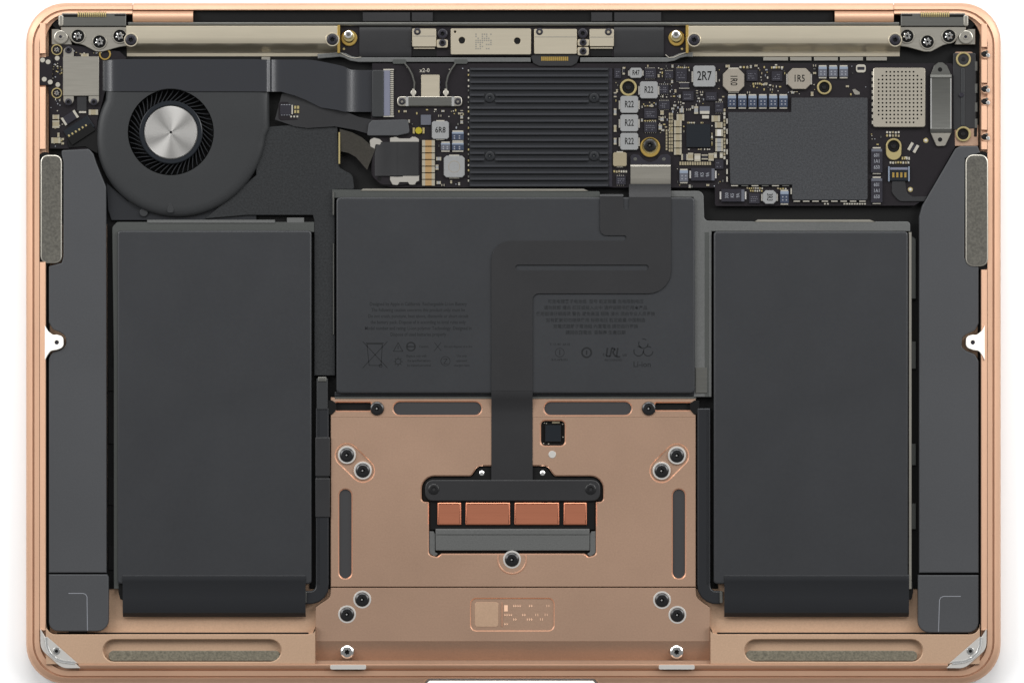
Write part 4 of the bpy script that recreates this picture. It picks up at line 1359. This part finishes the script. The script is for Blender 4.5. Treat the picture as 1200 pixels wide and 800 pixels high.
# trackpad flex cable over the battery
q = MB("flex_black")
z0 = -0.9
q.ribbon([((737.2, 215.5, -5.0), (786.3, 215.5, -5.0)), ((737.2, 219, -4.8), (786.3, 219, -4.8)), ((737.2, 226, -2.6), (786.3, 226, -2.6)), ((737.2, 231, z0), (786.3, 231, z0))], .8)
up = fillet([(703, 230), (730.4, 230), (730.6, 246, 3), (737.2, 246, 3), (737.2, 231), (786.3, 231), (786.5, 344, 27), (624.2, 344, 7), (624.2, 458), (575.8, 458), (575.8, 282, 23), (734, 282, 2.5), (734, 276, 2.5), (703, 276, 8)], 7)
q.plate(up, [(caps(607, 313.6, 757, 313.6, 3.2), None, None)], z0 - .8, z0, .25, "flex_black")
q.ribbon([((575.8, y, z), (624.2, y, z)) for y, z in ((458, z0), (462, z0 - .2), (468, z0 - 2), (476, -6), (484, -7.2), (500, -7.4), (546, -7.4), (560, -8.4), (566, -8.6))], .8)
q.ribbon([((703, 230, z0), (730.4, 230, z0)), ((703, 227.6, -1.9), (730.4, 227.6, -1.9))], .6)
build("trackpad_cable", q, laptop)

# large fabric shield
sp = [(853.5, 131.5, 1.5), (927.5, 131.5), (927.5, 114.5, 1.5), (1017, 114.5, 1.5), (1017, 234.5, 3), (928.5, 234.5, 3), (928.5, 216.5), (856, 216.5, 3)]
q = MB("shield_fabric"); q.prism(fillet(sp), BZ, -4.6, .5, "shield_fabric")
build("storage_shield", q, board, "large dark textured shield over the chips")
keep(851, 129, 1019, 237)
for y in (142, 154, 166, 178, 190, 201, 210):
    tiny(comp, 852.2, y, 1.6, 6, BZ, 3, "solder")
for k in range(6): tiny(comp, 861 + k * 12, 217.6, 8, 1.3, BZ, 3, "steel_dark" if k % 2 else "solder")
for k in range(8): tiny(comp, 934 + k * 11, 235.8, 7.5, 1.3, BZ, 3, "solder")
for k in range(9): tiny(comp, 990 + k * 3, 238.8, 2.2, 1.8, BZ, 1.2, "solder")
tiny(comp, 967, 238.8, 2, 1.8, BZ, 1.2); tiny(comp, 970.5, 238.8, 2, 1.8, BZ, 1.2)
tiny(comp, 927.5, 224, 1.6, 7, BZ, 3)

# perforated can
q = MB("can_metal")
x0, y0, nx, ny, d = 1027.6, 82.0, 12, 14, 4.55
x1, y1 = x0 + nx * d, y0 + ny * d
Zt = -3.6
for i in range(nx):
    for j in range(ny):
        cx, cy = x0 + (i + .5) * d, y0 + (j + .5) * d
        sq = [(cx - d / 2, cy - d / 2), (cx, cy - d / 2), (cx + d / 2, cy - d / 2), (cx + d / 2, cy), (cx + d / 2, cy + d / 2), (cx, cy + d / 2), (cx - d / 2, cy + d / 2), (cx - d / 2, cy)]
        corner = min(i, nx - 1 - i) + min(j, ny - 1 - j) < 2
        if corner:
            q.add([(*p_, Zt) for p_ in sq], [list(range(8))])
        else:
            hc = [(cx + 1.12 * cos(radians(a)), cy + 1.12 * sin(radians(a))) for a in (225, 270, 315, 0, 45, 90, 135, 180)]
            q.rings([[(*p_, Zt) for p_ in sq], [(*p_, Zt) for p_ in hc]], "can_metal", cap0=False, cap1=False)
            q.rings([[(*p_, Zt) for p_ in hc], [(*p_, Zt - 1.4) for p_ in hc]], "deep_black", cap0=False)
ou = rr(1023.5, 79.5, 1084.5, 149, 2.5, 2)
inn = [(x0, y0), (x1, y0), (x1, y1), (x0, y1)]
q.rings([[(*p_, BZ) for p_ in ou], [(*p_, Zt - .6) for p_ in ou], [(*p_, Zt) for p_ in inset(ou, .7)]], "can_metal", cap0=False, cap1=False)
lo_ = [(*p_, Zt) for p_ in inset(ou, .7)]
li_ = [(*p_, Zt) for p_ in inn]
tr = tessellate_polygon([[Vector((a_[0], a_[1], 0)) for a_ in l] for l in (lo_, li_)])
q.add(lo_ + li_, [list(t_) for t_ in tr], "can_metal")
for k in range(9):
    q.box(1022, 84 + k * 7.2, 1023.8, 88 + k * 7.2, BZ, -5, .2, "solder")
build("shield_can", q, board, "silver shield can pierced with rows of small round holes"); keep(1020, 78, 1087, 152)

# long clip
q = MB("steel_dark")
q.prism(fillet([(1091, 88), (1095, 77, 2), (1100, 73, 3), (1105, 73, 3), (1110, 77, 2), (1115, 88)]), BZ, -5.4, .5, "steel_dark")
q.ribbon([((1090.5, y, z), (1115.4, y, z)) for y, z in ((87, -5.6), (87.6, -4.2), (90.4, -3.6), (92, -4.2), (93, -4.4), (149, -4.4), (151, -4.0), (154, -4.6), (155.5, -5.4))], 1, "steel_dark")
q.prism(fillet([(1091, 155.6), (1115.2, 155.6), (1108, 171, 3), (1098, 171.5, 3)]), BZ, -5.4, .5, "steel_grey")
for x in (1091.4, 1114.6):
    q.box(x - .7, 91, x + .7, 151, -4.5, -4.0, .2, "silver")
for y in (81.5, 163.5):
    q.prism(circ(1102, y, 2.6, 12), -5.5, -5.2, 0, "deep_black")
build("connector_clip", q, board, smooth=20); keep(1088, 72, 1118, 174)

# right black bar and copper bracket
q = MB("black_plastic")
q.prism(fillet([(1117.5, 62, 2), (1144, 62, 2), (1144, 150, 2), (1117.5, 152)]), -13, -7.4, .7, "flex_black")
q.prism(rr(1126.5, 80, 1131, 148, 1.5), -7.6, -6.4, .9, "black_plastic")
q.prism(circ(1127.2, 111.3, 3, 14), -7, -5.6, .6, "chip_dark")
q.prism(rr(1119, 60.5, 1141, 81, 3), -12, -8.3, .4, "rose_panel")
q.prism(rr(1119, 146, 1147, 171, 1), -12, -8.6, .4, "rose_panel")
q.box(1142, 70, 1145.5, 160, -12, -8, .3, "deep_black")
for y in (78, 104, 126, 145): q.box(1143, y - 6, 1146, y + 5, -12, -7, .3, "steel_dark")
build("antenna_connector_bar", q, laptop)
for y in (63.5, 104.5, 119, 160.5):
    q = MB("deep_black")
    q.prism(circ(1155.5, y, 5.6, 16), -6, -2.6, .4, "rose_aluminium")
    q.prism(circ(1154, y, 3.6, 12), -3, -2.2, .3, "deep_black")
    q.prism(circ(1158, y + 1.5, 2.4, 10), -3, -.8, .6, "silver")
    q.box(1150, y - 2, 1154, y + 1, -5, -1.6, .3, "screw_black")
    q.prism(circ(1156.5, y - 3, 1.5, 8), -3, -1, .4, "steel_dark")
    build("spring_contact", q, case)

# lower right connector and cable
q = MB("cap_blue")
q.box(1041.5, 195, 1066, 212, BZ, -5.6, .5, "chip_black")
q.box(1043.5, 196.2, 1064, 199, -5.7, -5.3, .2, "connector_blue")
for k in range(4): q.box(1046 + k * 4.7, 202, 1048.4 + k * 4.7, 208, -5.7, -5.2, .2, "gold")
for x in (1042, 1065.5): q.box(x - .8, 195, x + .8, 212.6, BZ, -5.2, .2, "cap_band")
build("cable_connector", q, board); keep(1040, 194, 1068, 214)
q = MB("flex_black")
q.prism(fillet([(1045.5, 212), (1061, 212), (1063, 226, 6), (1070, 230.5), (1087, 230), (1084, 236), (1054, 236, 9), (1045.5, 226, 4)]), BZ, -6.8, .5)
build("flat_cable", q, board); keep(1043, 212, 1090, 240)
for x, y in ((1085.5, 164.5), (1067.3, 222)):
    q = MB("gold_pale"); q.prism(circ(x, y, 3, 14), BZ, BZ + .5, .3, "gold_pale"); q.prism(circ(x, y, 1.7, 10), BZ, BZ + 1, .4, "silver_white"); build("test_point", q, board); keep(x - 3, y - 3, x + 3, y + 3)
q = MB("solder"); q.prism(rot_rect(1067.5, 171.5, 3.4, 10, radians(30)), BZ, BZ + 1.6, .3); q.prism(rot_rect(1073.8, 174.5, 3.4, 10, radians(30)), BZ, BZ + 1.6, .3); q.prism(rot_rect(1070.6, 173, 4, 9, radians(30)), BZ, BZ + 1.4, .2, "chip_dark"); build("diode", q, board); keep(1063, 165, 1079, 181)
q = MB("solder"); q.plate(rr(1003.5, 75.5, 1015, 85, 3), [(rr(1005, 78.5, 1013.5, 82, .8), None, None)], BZ, BZ + 1.6, .3); q.box(1005, 78.5, 1013.5, 82, BZ, BZ + 1.2, .2, "chip_dark"); build("diode", q, board); keep(1002, 74, 1017, 86)
q = MB("gold_pale"); q.prism(fillet([(999, 105, 1), (1002, 104, 2), (1008, 108, 2), (1008, 111, 1), (1002, 111, 2)]), BZ, BZ + 1.0, .3, "steel_grey"); build("test_point", q, board)

# rows and scatter of tiny components
for (rx, ry, n_, dx, w, h) in ((1040, 155, 5, 3.4, 2.2, 2.4), (1040, 159, 5, 3.4, 2.2, 2.6), (1044, 190.5, 8, 3, 2, 2.6), (1058, 185.5, 4, 2.6, 1.8, 3.4), (720, 201, 6, 2.8, 2, 2.6), (868, 79, 3, 4, 2.4, 2.4),
                               (907, 79, 4, 3.2, 2.2, 2.6), (883, 98, 4, 2.6, 1.8, 2.4), (893, 99, 3, 2.6, 1.6, 2.4), (756, 124, 4, 3, 2, 1.4), (756, 141.5, 5, 3, 2, 1.4), (876, 220.5, 8, 2.5, 1.6, 2),
                               (880, 223.5, 6, 2.6, 1.6, 2), (912, 221, 4, 3, 2, 1.8), (795, 79, 6, 2.4, 1.4, 1.6), (928, 107.5, 3, 3, 2.4, 1)):
    for k in range(n_):
        tiny(comp, rx + k * dx, ry + random.uniform(-.3, .3), w, h, BZ, 1.3, random.choice(["solder", "solder", "gold_pale", "ceramic_beige"]))
for x, y, w, h, v in ((721, 111, 3, 6, True), (721, 131, 3, 8, True), (721, 150.5, 3, 8, True), (721, 165.5, 3, 8, True), (776, 132, 4, 5, True), (776, 139.5, 4, 5, True), (774, 149, 4, 6, True), (799, 129.5, 5, 5, False), (816, 129, 4.5, 9, True),
                      (952, 110, 3, 5, True), (842, 128, 7, 3, False), (731, 83, 2.5, 9, True), (541, 131, 3, 4, True), (541, 137, 3, 4, True), (541, 143, 3, 4, True), (514, 186, 6, 4, False), (512, 196, 3.5, 6, True), (514, 214, 5, 3.4, False), (853, 77.5, 5, 3, False)):
    smd(comp, x, y, w, h, BZ, 1.6, random.choice(["ceramic_beige", "ferrite_grey", "chip_dark"]), v)
REG = ((720, 77, 850, 130, 620), (752, 95, 800, 190, 330), (842, 76, 960, 110, 200), (466, 128, 546, 218, 170), (990, 76, 1022, 112, 10), (1020, 152, 1062, 172, 14), (1036, 182, 1066, 194, 16),
       (775, 190, 852, 220, 110), (718, 195, 737, 218, 14), (876, 218, 928, 240, 60), (852, 216, 880, 222, 10), (475, 76, 545, 112, 26), (1018, 114, 1024, 172, 12))
for ax, ay, bx, by, n_ in REG:
    for k in range(n_):
        w, h = random.choice([(1.4, 1.4), (1.6, 2.6), (2.6, 1.6), (1.2, 1.2), (3.6, 2.2), (2.2, 3.6), (1, 2.6), (1, 1)])
        x, y = random.uniform(ax, bx), random.uniform(ay, by)
        if not free(x, y, w + .6, h + .6): continue
        keep(x - w / 2, y - h / 2, x + w / 2, y + h / 2, .3)
        if w * h > 5:
            smd(comp, x, y, w, h, BZ, 1.4, random.choice(["ceramic_beige", "chip_dark", "ferrite_grey"]), h > w)
        else:
            tiny(comp, x, y, w, h, BZ, 1.1, random.choice(["solder", "solder", "gold_pale", "steel_dark", "ceramic_beige", "print_grey"]))
build("small_components", comp, board, stuff=True)
